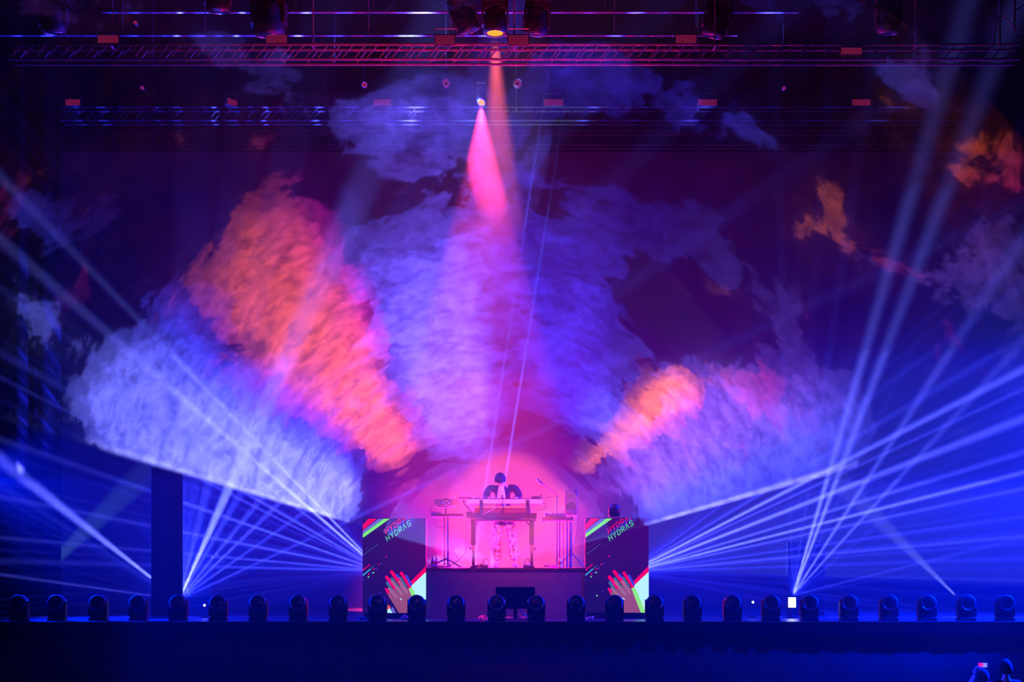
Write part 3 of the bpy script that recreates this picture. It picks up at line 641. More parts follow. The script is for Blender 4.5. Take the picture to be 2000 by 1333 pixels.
# small clip lamp on the keyboard
t = thing('clip_lamp', 'small clip lamp standing on the middle of the top keyboard', 'lamp', P(981, 975, kY + .05))
obj('clip', box(B(), (-.02, -.02, -.005), (.02, .03, .02), .003), M['black'], t); obj('neck', tube(B(), [(0, 0, .015), (0, .01, .04), (0, 0, .05)], .004, 6), M['metal'], t); obj('shade', lathe(B(), [(.022, .045), (.014, .065)], 12), M['chrome'], t)
# side arms of the stand: left black arm with tablet tray, right small mixer
t = thing('desk_arm', 'black clamp arm rising at the left end of the keyboard stand', 'arm', P(914, 1003, kY + .1)); 
q0 = P(914, 1003, kY + .1)
obj('lower_tube', tube(B(), [P(920, 999, kY + .1) - q0, P(906, 984, kY + .1) - q0], .010), M['black'], t); obj('upper_tube', tube(B(), [P(906, 984, kY + .1) - q0, P(905, 970, kY + .1) - q0], .009), M['black'], t); obj('clamp', box(B(), (-.03, -.02, -.01), (.09, .03, .03), .004), M['black'], t)
obj('tray', box(B(), tuple(P(893, 975, kY + .05) - q0), tuple(P(921, 972.5, kY + .25) - q0), .003), M['redlit_dark'], t)
t = thing('sampler_pad', 'small dark box with a lever at the right end of the top keyboard', 'audio device', P(1046, 975.5, kY + .12)); q0 = t.location.copy()
obj('case', box(B(), tuple(P(1038, 975.3, kY + .05) - q0), tuple(P(1054, 970.5, kY + .22) - q0), .004), M['black'], t); obj('lever', tube(B(), [P(1056, 973, kY + .1) - q0, P(1057, 966, kY + .1) - q0], .008), M['black'], t)
obj('arm', tube(B(), [P(1053, 973.5, kY + .13) - q0, P(1066, 972.5, kY + .13) - q0, P(1081, 971.5, kY + .13) - q0], .009), M['wood'], t)

# laptop stand on the left
lY = .9; lx = P(872, 0, lY).x; t = thing('side_table', 'slim tripod side table with a narrow top left of the keyboard stand', 'table', (lx, lY, RZ))
def Q(px, py, y=0.0): q = P(px, py, lY + y); return Vector((q.x - lx, y, q.z - RZ))
obj('tabletop', box(B(), tuple(Q(842, 1009.5, -.12)), tuple(Q(906, 1005, .22)), .005), M['black'], t)
for x, r in ((868, .010), (875, .018)): obj('pole', tube(B(), [Q(x, 1105), Q(x, 1009)], r), M['black'], t)
for a in (200, 320, 80): obj('leg', tube(B(), [(0, 0, .16), (.34 * math.cos(R(a)), .34 * math.sin(R(a)), .012)], .012), M['black'], t)
t = thing('laptop_stand', 'small raised laptop stand on the left side table', 'stand', P(870, 1005, lY)); q0 = t.location.copy()
obj('post', tube(B(), [(0, 0, .0), P(871, 992, lY) - q0], .012), M['metal'], t); obj('cradle', box(B(), tuple(P(855, 992, lY - .02) - q0), tuple(P(886, 990, lY + .2) - q0), .003), M['metal'], t); obj('base_plate', box(B(), (-.08, -.06, 0), (.08, .1, .008), .002), M['metal'], t)
t = thing('laptop', 'open silver laptop seen from behind, on the left laptop stand', 'laptop', P(871, 990, lY + .05)); q0 = t.location.copy()
obj('keyboard_base', box(B(), (-.17, 0.02, .0), (.17, .24, .012), .003), M['white'], t)
lid = B(); a = [P(853, 989.5, lY) - q0, P(896, 987, lY) - q0, P(886, 973.5, lY - .1) - q0, P(847, 976.5, lY - .1) - q0]
A = [lid.verts.new(v) for v in a]; D = [lid.verts.new(v + Vector((0, .008, 0))) for v in a]; lid.faces.new(A); lid.faces.new(D)
for i in range(4): lid.faces.new((A[i], A[(i + 1) % 4], D[(i + 1) % 4], D[i]))
obj('lid', lid, M['white'], t)
t = thing('headphones', 'black headphones hanging over the back of the laptop lid', 'headphones', P(871, 982, lY - .13)); 
obj('headband', tube(B(), [(.07 * math.cos(R(k * 15)), 0, .065 * math.sin(R(k * 15))) for k in range(0, 13)], .009), M['black'], t)
for s in (-1, 1): c = obj('ear_cup', lathe(B(), [(.02, -.02), (.036, -.015), (.036, .012), (.02, .016)], 14, (s * .06, 0, -.012), 'Y'), M['black'], t); obj('ear_pad', lathe(B(), [(.022, .015), (.018, .024)], 12, (s * .06, 0, -.012), 'Y'), M['white'], c)
cable('cable', [P(850, 985, lY), P(839, 990, lY), P(842, 999, lY), P(854, 1003, lY - .05)], 'cable loop hanging left of the laptop')
cable('cable', [P(858, 1010, lY), P(851, 1025, lY), P(862, 1031, lY), P(872, 1028, lY)], 'cable loop hanging under the left side table')
cable('cable', [P(878, 1045, lY), P(888, 1080, lY), P(902, 1100, lY), P(903, 1109.2, lY)], 'cable slanting from the side table down to the platform')
cable('cable', [P(920, 1050, lY + .2), P(905, 1085, lY + .2), P(888, 1100, lY + .1), P(872, 1109, lY)], 'cable sagging between the stand leg and side table foot')
t = thing('cable_tray', 'row of small plugs and adapters on the left side table', 'audio device', P(856, 1005, lY)); q0 = t.location.copy()
obj('case', box(B(), tuple(P(842, 1004.8, lY - .05) - q0), tuple(P(862, 1002, lY + .12) - q0), .003), M['wood'], t)
for x in range(845, 862, 5): obj('plug', lathe(B(), [(.009, 0), (.009, .02)], 8, tuple(P(x, 1002, lY) - q0)), M['chrome'], t)
bm = box(B(), tuple(P(884, 1005, lY - .05)), tuple(P(905, 1002.5, lY + .1)), .003); tag(obj('stomp_box', bm, M['wood']), 'small flat effects box on the right end of the left side table', 'audio device')

# right-hand table
rY = 1.0; rx = P(1092, 0, rY).x; t = thing('equipment_table', 'narrow dark equipment table right of the keyboard stand', 'table', (rx, rY, RZ))
def T(px, py, y=0.0): q = P(px, py, rY + y); return Vector((q.x - rx, y, q.z - RZ))
obj('tabletop', box(B(), tuple(T(1058, 1018, -.15)), tuple(T(1118, 1012.5, .35)), .006), M['redlit_dark'], t)
for x, y, r in ((1093, -.1, .012), (1100.5, .25, .009), (1107.5, -.05, .016), (1114, .2, .022)): obj('leg', tube(B(), [(T(x, 0, y).x, y, .0), (T(x, 0, y).x, y, T(0, 1017, y).z)], r), M['redlit_dark'], t)
t = thing('mixer', 'small sloped mixing desk with knobs on the right equipment table', 'audio device', P(1085, 1012.3, rY)); q0 = t.location.copy()
bm = B(); w2 = S(20, rY)
pr = [(-.10, 0), (-.10, .035), (.18, .085), (.18, 0)]; A = [bm.verts.new((-w2, y, z)) for y, z in pr]; D = [bm.verts.new((w2, y, z)) for y, z in pr]; bm.faces.new(A); bm.faces.new(D)
for i in range(4): bm.faces.new((A[i], A[(i + 1) % 4], D[(i + 1) % 4], D[i]))
obj('case', bm, M['redlit_dark'], t)
for i in range(7):
    for j in range(3): obj('knob', lathe(B(), [(.009, 0), (.007, .018)], 8, (-w2 + .03 + i * .05, -.05 + j * .07, .045 + j * .0125)), M['chrome'], t)
cable('cable', [P(1064, 1014, rY - .12), P(1062, 1006, rY - .12), P(1068, 1001, rY - .1), P(1076, 1005, rY - .1)], 'pale cable curling on the right equipment table', .007, M['white'])
cable('cable', [P(1120, 1000, rY), P(1129, 1015, rY), P(1126, 1045, rY), P(1117, 1075, rY), P(1112, 1107, rY)], 'long cable hanging from the right equipment table')
tag(obj('drumstick', tube(B(), [P(1098, 1001, rY), P(1122, 996, rY)], [.008, .005]), M['wood'], smooth=True), 'wooden stick leaning over the right equipment table', 'drumstick')
# loudspeaker on a pole behind
sY = 1.9; sx = P(1115, 0, sY).x; t = thing('speaker_stand', 'pole stand carrying the small loudspeaker at the right of the platform', 'stand', (sx, sY, RZ))
zp = P(0, 1008, sY).z - RZ
obj('pole', tube(B(), [(0, 0, .02), (0, 0, zp)], .022), M['black'], t)
for a in (30, 150, 270): obj('leg', tube(B(), [(0, 0, .28), (.28 * math.cos(R(a)), .28 * math.sin(R(a)), .012)], .012), M['black'], t)
t = thing('loudspeaker', 'small upright loudspeaker, red light put into its dark colour, on the right pole stand', 'speaker', (sx, sY, RZ + zp)); w2 = S(12.5, sY); h = P(0, 958, sY).z - P(0, 1008, sY).z
obj('cabinet', box(B(), (-w2, -.1, 0), (w2, .16, h), .012), M['redlit_dark'], t); c = obj('woofer', lathe(B(), [(.085, .0), (.085, .008), (.06, .002), (.02, .004)], 20, (0, -.1, h * .34), 'Y'), M['matte'], t); obj('tweeter', lathe(B(), [(.03, 0), (.03, .006), (.01, .008)], 14, (0, -.1, h * .76), 'Y'), M['matte'], t)
# microphone on a boom
t = thing('microphone_stand', 'boom microphone stand reaching over the right equipment table', 'microphone', (P(1088, 0, 1.55).x, 1.55, RZ)); q0 = t.location.copy()
tip = P(1050, 938.5, 1.1); kn = P(1088, 966, 1.55)
obj('pole', tube(B(), [(0, 0, .02), kn - q0], .010), M['black'], t); obj('boom', tube(B(), [P(1094, 971, 1.58) - q0, P(1056, 943, 1.13) - q0], .008), M['black'], t); obj('base', lathe(B(), [(.12, 0), (.12, .015), (.02, .025)], 18), M['black'], t)
mc = obj('microphone', tube(B(), [P(1062, 947.5, 1.16) - q0, P(1054, 941, 1.12) - q0], [.012, .02], 12), M['metal'], t, smooth=True)
gr = B(); bmesh.ops.create_uvsphere(gr, u_segments=14, v_segments=10, radius=.028); bmesh.ops.translate(gr, verts=gr.verts[:], vec=P(1051, 938.5, 1.105) - q0); obj('grille', gr, M['steel'], mc, smooth=True)
# bottles, pedals and other small things on the platform
def bottle(px, Y, label, cap=True):
    t = thing('water_bottle', label, 'bottle', (P(px, 0, Y).x, Y, RZ))
    obj('body', lathe(B(), [(.026, 0), (.032, .006), (.032, .04), (.029, .05), (.032, .06), (.032, .11), (.028, .135), (.013, .165), (.012, .175)], 16), M['bottle'], t, smooth=True)
    obj('wrap', lathe(B(), [(.0328, .062), (.0333, .065), (.0333, .105), (.0328, .108)], 16), M['cap'], t, smooth=True); obj('cap', lathe(B(), [(.014, .172), (.014, .19)], 12), M['cap'], t)
bottle(845, .5, 'plastic water bottle at the left end of the platform, outer of two'); bottle(852, .55, 'plastic water bottle at the left end of the platform, inner of two'); bottle(1094, .45, 'single plastic water bottle on the right part of the platform')
def pedal(px, Y, w, label, sw=2):
    t = thing('effects_pedal', label, 'pedal', (P(px, 0, Y).x, Y, RZ)); bm = B(); pr = [(-.07, 0), (-.07, .028), (.07, .055), (.07, 0)]
    A = [bm.verts.new((-w, y, z)) for y, z in pr]; D = [bm.verts.new((w, y, z)) for y, z in pr]; bm.faces.new(A); bm.faces.new(D)
    for i in range(4): bm.faces.new((A[i], A[(i + 1) % 4], D[(i + 1) % 4], D[i]))
    obj('case', bm, M['metal'], t)
    for k in range(sw): obj('foot_switch', lathe(B(), [(.012, 0), (.012, .02), (.008, .024)], 10, ((k - (sw - 1) / 2) * .05, -.03, .033)), M['chrome'], t)
    obj('cable', tube(B(), smooth_path([(0, .07, .03), (-.03, .09, .12), (.02, .10, .16), (.06, .09, .10), (.07, .08, .01)], 6), .006, 6), M['cable'], t)
pedal(1028, .35, .055, 'effects pedal with a cable loop by the right leg of the keyboard stand'); pedal(947, .4, .05, 'effects pedal left of the performer, close to the left stand leg', 1)
heap_o = heap(957, .45, .04, .05, 'small crumpled cloth on the platform beside the left shoe', 23, M['shirt']); heap_o.location.z = RZ
tag(obj('foam_strip', box(B(), tuple(P(1062, 1107.5, 1.0)), tuple(P(1086, 1104.5, 1.2)), .006), M['wood']), 'pale flat strip lying on the platform left of the single bottle', 'strip')
o = coil(862, .5, .16, 'loose coil of cable on the platform at the side table foot', M['cable'], 31, .02); o.location.z = RZ
o = coil(935, .5, .08, 'small heap of cable at the foot of the left stand leg', M['cable'], 37, .06); o.location.z = RZ

# ------------------------------------------------------------------ rigging
def truss(name, label, px0, px1, py_top, py_bot, Y, step=24, dep=.3, hangers=(), mt='truss'):
    t = thing(name, label, 'truss', (0, Y, P(0, py_bot, Y).z)); zb = P(0, py_bot, Y).z; h = P(0, py_top, Y).z - zb; x0, x1 = P(px0, 0, Y).x, P(px1, 0, Y).x
    ch = obj('chord', tube(B(), [(x0, 0, 0), (x1, 0, 0)], .022), M[mt], t)
    for y, z in ((dep, 0), (0, h), (dep, h)): inst(ch, 'chord', t, (0, y, z))
    st = S(step, Y); n = int((x1 - x0) / st)
    br = obj('brace', tube(B(), [(0, 0, 0), (st, 0, h)], .011, 6), M[mt], t); br.location = (x0, 0, 0)
    for i in range(1, n):
        inst(br, 'brace', t, (x0 + i * st, 0, 0))
    for i in range(0, n, 2): inst(br, 'brace', t, (x0 + i * st, dep, 0))
    for k in range(5): obj('hoist_chain', tube(B(), [(x0 + (x1 - x0) * (k + .5) / 5, dep / 2, h), (x0 + (x1 - x0) * (k + .5) / 5, dep / 2, 12.59 - zb)], .012, 6), M[mt], t)
    for k in range(5): obj('cross_tube', tube(B(), [(x0 + (x1 - x0) * (k + .5) / 5, 0, h), (x0 + (x1 - x0) * (k + .5) / 5, dep, h)], .02, 6), M[mt], t)
    for px, L_ in hangers:
        hg = obj('hanger', tube(lathe(B(), [(.012, -L_ - .035), (.03, -L_ - .02), (.03, -L_ + .005), (.012, -L_ + .02)], 8), [(0, 0, h), (0, 0, -L_)], .012, 6), M[mt], t); hg.location = (P(px, 0, Y).x, -.04, 0)
    return t
truss('truss', 'long aluminium box truss across the top of the picture, carrying the strobe panels', 18, 1990, 87, 116, -1.7, mt='rig')
truss('truss', 'aluminium box truss behind and below the topmost one, above the backdrop', 118, 1900, 209, 235, 3)
truss('truss', 'lowest aluminium truss with vertical hangers along the backdrop top', 112, 1850, 256, 283, 6.5, hangers=[(x, .06) for x in (123, 197, 223, 299, 321, 398, 422, 498, 523, 599, 622, 719, 797, 820, 1290, 1314, 1365, 1390, 1485, 1545)])
for py, Y, x0, x1, lab in ((69, -.7, 0, 1440, 'thin lighting pipe just above the topmost truss'), (24, -.5, 200, 1560, 'thin lighting pipe near the upper edge of the picture')):
    t = thing('lighting_pipe', lab, 'pipe', (0, Y, P(0, py, Y).z)); xa, xb = P(x0, 0, Y).x, P(x1, 0, Y).x
    obj('tube', tube(B(), [(xa, 0, 0), (xb, 0, 0)], .02), M['rig'], t)
    for i in range(9): obj('drop_rod', tube(B(), [(xa + (xb - xa) * (i + .5) / 9, 0, 0), (xa + (xb - xa) * (i + .5) / 9, 0, 12.6 - P(0, py, Y).z)], .008, 6), M['rig'], t)
def strobe(px0, px1, py0, py1, Y, label, turn=0.0):
    w2 = S((px1 - px0) / 2, Y); h = S(py1 - py0, Y); t = thing('strobe_panel', label, 'stage light', (P((px0 + px1) / 2, 0, Y).x, Y, P(0, py1, Y).z), 'strobe panels on the trusses', turn)
    obj('housing', box(B(), (-w2 - .008, .004, -.006), (w2 + .008, .10, h + .006), .004), M['black'], t)
    for k in range(4):
        z = h * k / 4
        obj('led_strip', box(B(), (-w2, -.002, z + .003), (w2, .006, z + h / 4 - .003)), E_['strobe'], t)  # dim emission imitates red light reflected by the panel face
    obj('bracket', tube(B(), [(-w2 - .01, .05, h / 2), (-w2 - .01, .05, h + .12), (w2 + .01, .05, h + .12), (w2 + .01, .05, h / 2)], .01, 6), M['metal'], t)
for i, (a, b, y0, y1) in enumerate(((191, 231, 69, 84), (520, 560, 68, 84), (850, 888, 69, 87), (993, 1032, 69, 87), (1320, 1360, 68, 84), (1643, 1683, 93, 106))):
    strobe(a, b, y0, y1, -1.75, 'dull red rectangular strobe panel on the topmost truss, ' + ORD[i] + ' from the left')
for i, (a, b) in enumerate(((128, 156), (440, 468), (730, 763), (1063, 1100), (1363, 1400), (1665, 1700))):
    strobe(a, b, 194, 206, 2.95, 'dull red rectangular strobe panel on the second truss, ' + ORD[i] + ' from the left', R(58) if i == 1 else 0)
def hang(o, s, z):                           # clamp reaching up to the rigging pipe
    top = o.location.z; c = obj('clamp', tube(box(B(), (-.04, -.04, -.03), (.04, .04, .0)), [(0, 0, 0), (0, 0, -(z - top) / s)], .018), M['metal'], o)
t = thing('rigging_pipe', 'rigging pipe above the picture edge from which the moving heads hang', 'pipe', (0, -1.0, 11.03))
obj('tube', tube(B(), [(-9, 0, 0), (9, 0, 0)], .03), M['truss'], t)
for x in (-8, -4, 0, 4, 8): obj('hoist_chain', tube(B(), [(x, 0, .03), (x, 0, 1.57)], .012, 6), M['truss'], t)
hung = [(525, 71, 1.9, 0, 'large dark moving head hanging over the second strobe panel from the left'), (426, 24, 1.5, 0, 'dark moving head hanging at the upper edge, left of the largest hung one'),
        (1409, 74, 1.45, 14, 'dark tilted moving head hanging right of the fifth strobe panel'), (1053, 69, 1.45, 6, 'hung moving head with a shining lens rim right of the orange spot'), (893, 68, 1.35, -22, 'tilted hung moving head with a glint, left of the orange spot'), (105, 66, 1.5, 0, 'dark moving head hanging near the upper left corner'), (1735, 66, 1.4, 0, 'dark moving head hanging near the upper right corner')]
for px, py, s, roll, lab in hung:
    HY = -1.0; z = P(0, py, HY).z + .43 * s
    o = moving_head('hung_moving_head', lab, 8, (P(px, 0, HY).x, HY, z), 'moving heads hung from the rig', led=False); o.scale = (s, s, s); o.rotation_euler = (math.pi, R(roll), 0); hang(o, s, 11.0)
s = 1.45; o = moving_head('hung_moving_head', 'hung moving head with a glowing orange lens, the higher of two lit spots', -4, (P(967, 0, -1.0).x, -1.0, P(0, 66, -1.0).z + .42 * s), lens=E_['orange'], led=False); o.scale = (s, s, s); o.rotation_euler = (math.pi, 0, 0); hang(o, s, 11.0)
s = 1.0; o = moving_head('hung_moving_head', 'hung moving head with a glowing orange lens, the lower of two lit spots', -24, (P(940, 0, 2.7).x, 2.7, P(0, 203, 2.7).z + .42 * s), lens=E_['orange'], led=False); o.scale = (.62, .8, s); o.rotation_euler = (math.pi, 0, 0); obj('arm', tube(B(), [(0, 0, .03), (0, -.4, .03), (0, -.4, .47)], .015), M['metal'], o)
def par(px, py, Y, r, label, dots=9):
    t = thing('par_light', label, 'stage light', P(px, py, Y), 'small round par lamps on the rig')
    obj('can', lathe(B(), [(r * .7, -.16), (r, -.12), (r, .02), (r * .92, .02), (r * .9, .0)], 16, axis='Y'), M['black'], t, smooth=True)
    obj('rim', tube(B(), [(r * math.cos(2 * math.pi * k / 20), -.022, r * math.sin(2 * math.pi * k / 20)) for k in range(21)], .006, 6, False), M['steel'], t)
    bm = B()
    for k in range(dots): lathe(bm, [(.012, .0), (.008, .014)], 8, (r * .62 * math.cos(2 * math.pi * k / dots), -.005, r * .62 * math.sin(2 * math.pi * k / dots)), 'Y')
    obj('led_dots', bm, E_['pink'], t); obj('bracket', tube(tube(B(), [(-r - .01, .06, 0), (-r - .01, .06, r + .06), (r + .01, .06, r + .06), (r + .01, .06, 0)], .008, 6), [(0, .06, r + .06), (0, .06, 12.6 - t.location.z)], .006, 6), M['truss'], t)
for px, py, Y, r, lab in ((871, 163, 3, .075, 'round par lamp with a ring of pink dots left of the upper beam'), (1011, 163, 3, .075, 'round par lamp with a ring of pink dots right of the upper beam'), (265, 45, .5, .035, 'tiny round lamp ring near the upper left strobe panel'), (278, 172, 3, .035, 'tiny round lamp ring between the two left trusses'), (1531, 173, 3, .035, 'tiny round lamp ring in the dark blue smoke at right'), (712, 166, 3, .05, 'small round lamp with red dots left of the beams')):
    par(px, py, Y, r, lab, 9 if r > .04 else 4)
# scaffold in the upper right corner
t = thing('scaffold_tower', 'red-lit tubular scaffold hanging in the upper right corner', 'scaffold', P(1960, 95, -2)); q0 = t.location.copy()
for a, b in (((1952, -345), (1953, 92)), ((1990, -345), (1981, 62)), ((2012, -345), (2012, 62)), ((1946, 36), (1938, 96)), ((2030, -345), (2032, 62))): obj('post', tube(B(), [P(*a, -2) - q0, P(*b, -2) - q0], .018), M['steel'], t)
for a, b in (((1946, 36), (1960, 30)), ((1960, 32), (1983, 55)), ((1953, 5), (1988, -20)), ((1985, 20), (2012, 0)), ((1981, 62), (2032, 62)), ((1953, -10), (2032, -10))): obj('brace', tube(B(), [P(*a, -2) - q0, P(*b, -2) - q0], .012, 6), M['steel'], t)

# ------------------------------------------------------------------ audience
def spectator(px, head_py, Y, label, arms):
    hz = P(0, head_py, Y).z; g = -2.3; hgt = hz - g; k = hgt / 1.75; x = P(px, 0, Y).x
    t = thing('person', label, 'person', (x, Y, g))
    V = lambda a, b, c: Vector((a, b, c)) * k
    el = (V(-.30, .10, 1.12), V(.30, .10, 1.12)); wr = (V(-.24, .22, .92), V(.24, .22, .92))
    if arms: el = (V(-.24, .26, 1.36), V(.24, .26, 1.36)); wr = (V(-.07, .34, 1.66), V(.07, .34, 1.66))
    b = skin_bm([(V(0, 0, .95), (.15 * k, .10 * k)), (V(0, 0, 1.25), (.155 * k, .10 * k)), (V(0, 0, 1.42), (.13 * k, .08 * k)), (V(0, .01, 1.52), .05 * k), (V(0, .02, 1.58), .048 * k), (V(-.19, 0, 1.42), .06 * k), (el[0], .045 * k), (wr[0], .03 * k), (V(.19, 0, 1.42), .06 * k), (el[1], .045 * k), (wr[1], .03 * k),
                 (V(-.09, 0, .88), .085 * k), (V(-.10, .02, .5), .058 * k), (V(-.11, 0, .08), .045 * k), (V(.09, 0, .88), .085 * k), (V(.10, .02, .5), .058 * k), (V(.11, 0, .08), .045 * k), (V(-.11, .14, .03), .035 * k), (V(.11, .14, .03), .035 * k)],
                [(0, 1), (1, 2), (2, 3), (3, 4), (2, 5), (5, 6), (6, 7), (2, 8), (8, 9), (9, 10), (0, 11), (11, 12), (12, 13), (0, 14), (14, 15), (15, 16), (13, 17), (16, 18)])
    hb, rot = head_bm(V(0, .03, 1.635), R(0), k, math.pi); join(b, hb)
    for s in (0, 1):
        sd = 1 if s == 0 else -1
        if arms: join(b, hand_bm(wr[s], (0, .15, 1), (0, -1, 0) if False else (sd * -1, 0, 0), (0, -.6, .5), 1.0))
        else: join(b, hand_bm(wr[s], (0, .5, -1), (-sd, 0, 0), (0, 1, 0), .8))
    obj('body', b, M['skin'], t, smooth=True)
    obj('hair', hair_bm(rot, k, -.55), M['hair'], t, smooth=True)
    sh = skin_bm([(V(0, 0, .93), (.17 * k, .12 * k)), (V(0, 0, 1.25), (.172 * k, .118 * k)), (V(0, 0, 1.43), (.145 * k, .095 * k)), (V(0, .005, 1.49), .07 * k), (V(-.195, 0, 1.42), .075 * k), (el[0], .06 * k), (V(.195, 0, 1.42), .075 * k), (el[1], .06 * k)], [(0, 1), (1, 2), (2, 3), (2, 4), (4, 5), (2, 6), (6, 7)])
    obj('jacket', sh, M['cloth'], t, smooth=True)
    return t, k
aY = -2.7
t, k = spectator(1965, 1293, aY - .55, 'dark-haired spectator seen from behind, beside the one holding a phone', False)
t, k = spectator(1921, 1311, aY, 'spectator seen from behind holding a lit phone overhead with both hands', True)
ph = thing('phone', 'lit phone held sideways overhead, its screen showing the pink and blue stage', 'phone', P(1919.5, 1300, aY + .36)); w2 = S(10.5, aY); h2 = S(5.2, aY)
obj('case', box(B(), (-w2, 0, -h2), (w2, .01, h2), .003), M['black'], ph)
m = bpy.data.materials.new('phone_picture'); m.use_nodes = True; nt = NT(m.node_tree); m.cycles.emission_sampling = 'NONE'
e = nt.n('ShaderNodeEmission'); out = nt.n('ShaderNodeOutputMaterial'); nt.put(out.inputs[0], e.outputs[0]); tc = nt.n('ShaderNodeTexCoord'); q = nt.n('ShaderNodeSeparateXYZ'); nt.put(q.inputs[0], tc.outputs['Generated'])
nt.put(e.inputs[0], nt.ramp(nt.m('ADD', q.outputs[0], nt.m('MULTIPLY', nt.m('SUBTRACT', nt.noise(tc.outputs['Object'], 60, 2), .5), .35)), [(0, srgb(110, 20, 200)), (.2, srgb(240, 30, 160)), (.42, srgb(255, 20, 120)), (.55, srgb(150, 110, 240)), (.8, srgb(150, 150, 250)), (1, srgb(20, 60, 210))]))
fb = B(); flat(fb, [(-w2 + .006, -h2 + .006), (w2 - .006, -h2 + .006), (w2 - .006, h2 - .006), (-w2 + .006, h2 - .006)], -.001); obj('display', fb, m, ph)

# ------------------------------------------------------------------ smoke and haze
def volume(name, dens, build=None, g=0.0, step=1.0):
    m = bpy.data.materials.new(name); m.use_nodes = True; nt = NT(m.node_tree)
    s = nt.n('ShaderNodeVolumeScatter'); s.inputs['Density'].default_value = dens; s.inputs['Anisotropy'].default_value = g; s.inputs['Color'].default_value = (1, 1, 1, 1)
    out = nt.n('ShaderNodeOutputMaterial'); nt.put(out.inputs['Volume'], s.outputs[0])
    if build: nt.put(s.inputs['Density'], build(nt))
    else: m.cycles.homogeneous_volume = True
    m.cycles.volume_sampling = 'EQUIANGULAR'; m.cycles.volume_step_rate = step
    return m
hz = tag(thing('haze', 'thin haze over the whole stage, thickest near the floor, catching the beams', 'haze'), kind='stuff')
for z0, z1, d in ((-2.2, 2.4, .0030), (2.41, 4.6, .0019), (4.61, 7.4, .0011), (7.41, 12.4, .0006)):
    hm = volume('thin_haze', d); hm2 = volume('thinner_haze', d * .4)
    for y0, y1 in ((-4.5, -.6), (-.59, 2.1), (2.11, 8.0)) if z0 < 4 else ((-4.5, 8.0),):
        if z0 > 7: obj('haze_layer', box(B(), (-14.5, y0, z0), (14.5, y1, z1)), hm, hz); continue
        obj('haze_layer', box(B(), (-6.0, y0, z0), (14.5, y1, z1)), hm, hz); obj('haze_layer', box(B(), (-14.5, y0, z0), (-6.01, y1, z1)), hm2, hz)
def bank(nt):
    g = nt.n('ShaderNodeNewGeometry'); q = nt.n('ShaderNodeSeparateXYZ'); nt.put(q.inputs[0], g.outputs['Position'])
    n = nt.noise(g.outputs['Position'], 1.1, 4, .6, .4)
    low = nt.mr(nt.m('ADD', q.outputs[2], nt.m('MULTIPLY', nt.m('SUBTRACT', n, .5), 1.6)), 6.3, 7.3)
    return nt.m('MULTIPLY', low, nt.mr(n, .25, .7, .0022, .0042))
def puff(nt):
    g = nt.n('ShaderNodeNewGeometry'); n = nt.noise(g.outputs['Position'], 5, 6, .65, .6)
    return nt.m('MULTIPLY', nt.mr(n, .47, .58), .035)
lp = P(885, 1085, 2.75); pf = B(); bmesh.ops.create_uvsphere(pf, u_segments=18, v_segments=12, radius=1)
for v in pf.verts: v.co = Vector((lp.x + v.co.x * .58, lp.y + v.co.y * .28, max(lp.z + v.co.z * .30, RZ + .004)))
tag(obj('low_smoke', pf, volume('low_smoke', .03, puff, step=2)), 'low puff of blue-white smoke behind the left side table', 'smoke', kind='stuff')
b0, b1 = P(880, 430, 1), P(1075, 60, 1)
bb = B(); bmesh.ops.create_uvsphere(bb, u_segments=20, v_segments=14, radius=1)
for v in bb.verts: v.co = Vector(((b0.x + b1.x) / 2 + v.co.x * .95, 1.3 + v.co.y * 2.2, (b0.z + b1.z) / 2 + .4 + v.co.z * 2.5))
tag(obj('haze_bank', bb, volume('denser_haze', .003, bank, step=3)), 'denser bank of haze hanging below the orange spots', 'haze', kind='stuff')
def shell(name, tan, thick, t0, t1, p0, p1, material, parent):
    bm = B(); N, K_ = max(8, int((p1 - p0) * 1.1)), 10; rows = []
    for side in (0, 1):
        for j in range(K_ + 1):
            tt = t0 + (t1 - t0) * j / K_; r = tt * (tan + (thick if side else 0))
            rows.append([bm.verts.new((APEX.x + r * math.cos(R(p0 + (p1 - p0) * i / N)), APEX.y - tt, APEX.z + r * math.sin(R(p0 + (p1 - p0) * i / N)))) for i in range(N + 1)])
    A, D = rows[:K_ + 1], rows[K_ + 1:]
    for j in range(K_):
        for i in range(N):
            bm.faces.new((A[j][i], A[j][i + 1], A[j + 1][i + 1], A[j + 1][i])); bm.faces.new((D[j][i], D[j][i + 1], D[j + 1][i + 1], D[j + 1][i]))
        for i in (0, N): bm.faces.new((A[j][i], A[j + 1][i], D[j + 1][i], D[j][i]))
    for i in range(N):
        for j in (0, K_): bm.faces.new((A[j][i], A[j][i + 1], D[j][i + 1], D[j][i]))
    return obj(name, bm, material, parent)
def polar(tan, blob):                          # a bank's place on the cone: angle, distance and their half-widths
    px, py, rt, rr, s = blob; dx, dy = px - 975, 1108 - py; rho = math.hypot(dx, dy); D = APEX.y - CAM_Y
    f = lambda r: D * (r / F) / (tan + r / F)
    return math.degrees(math.atan2(dy, dx)), f(rho), math.degrees(rt / rho), max(.15, f(rho + rr) - f(rho)), s
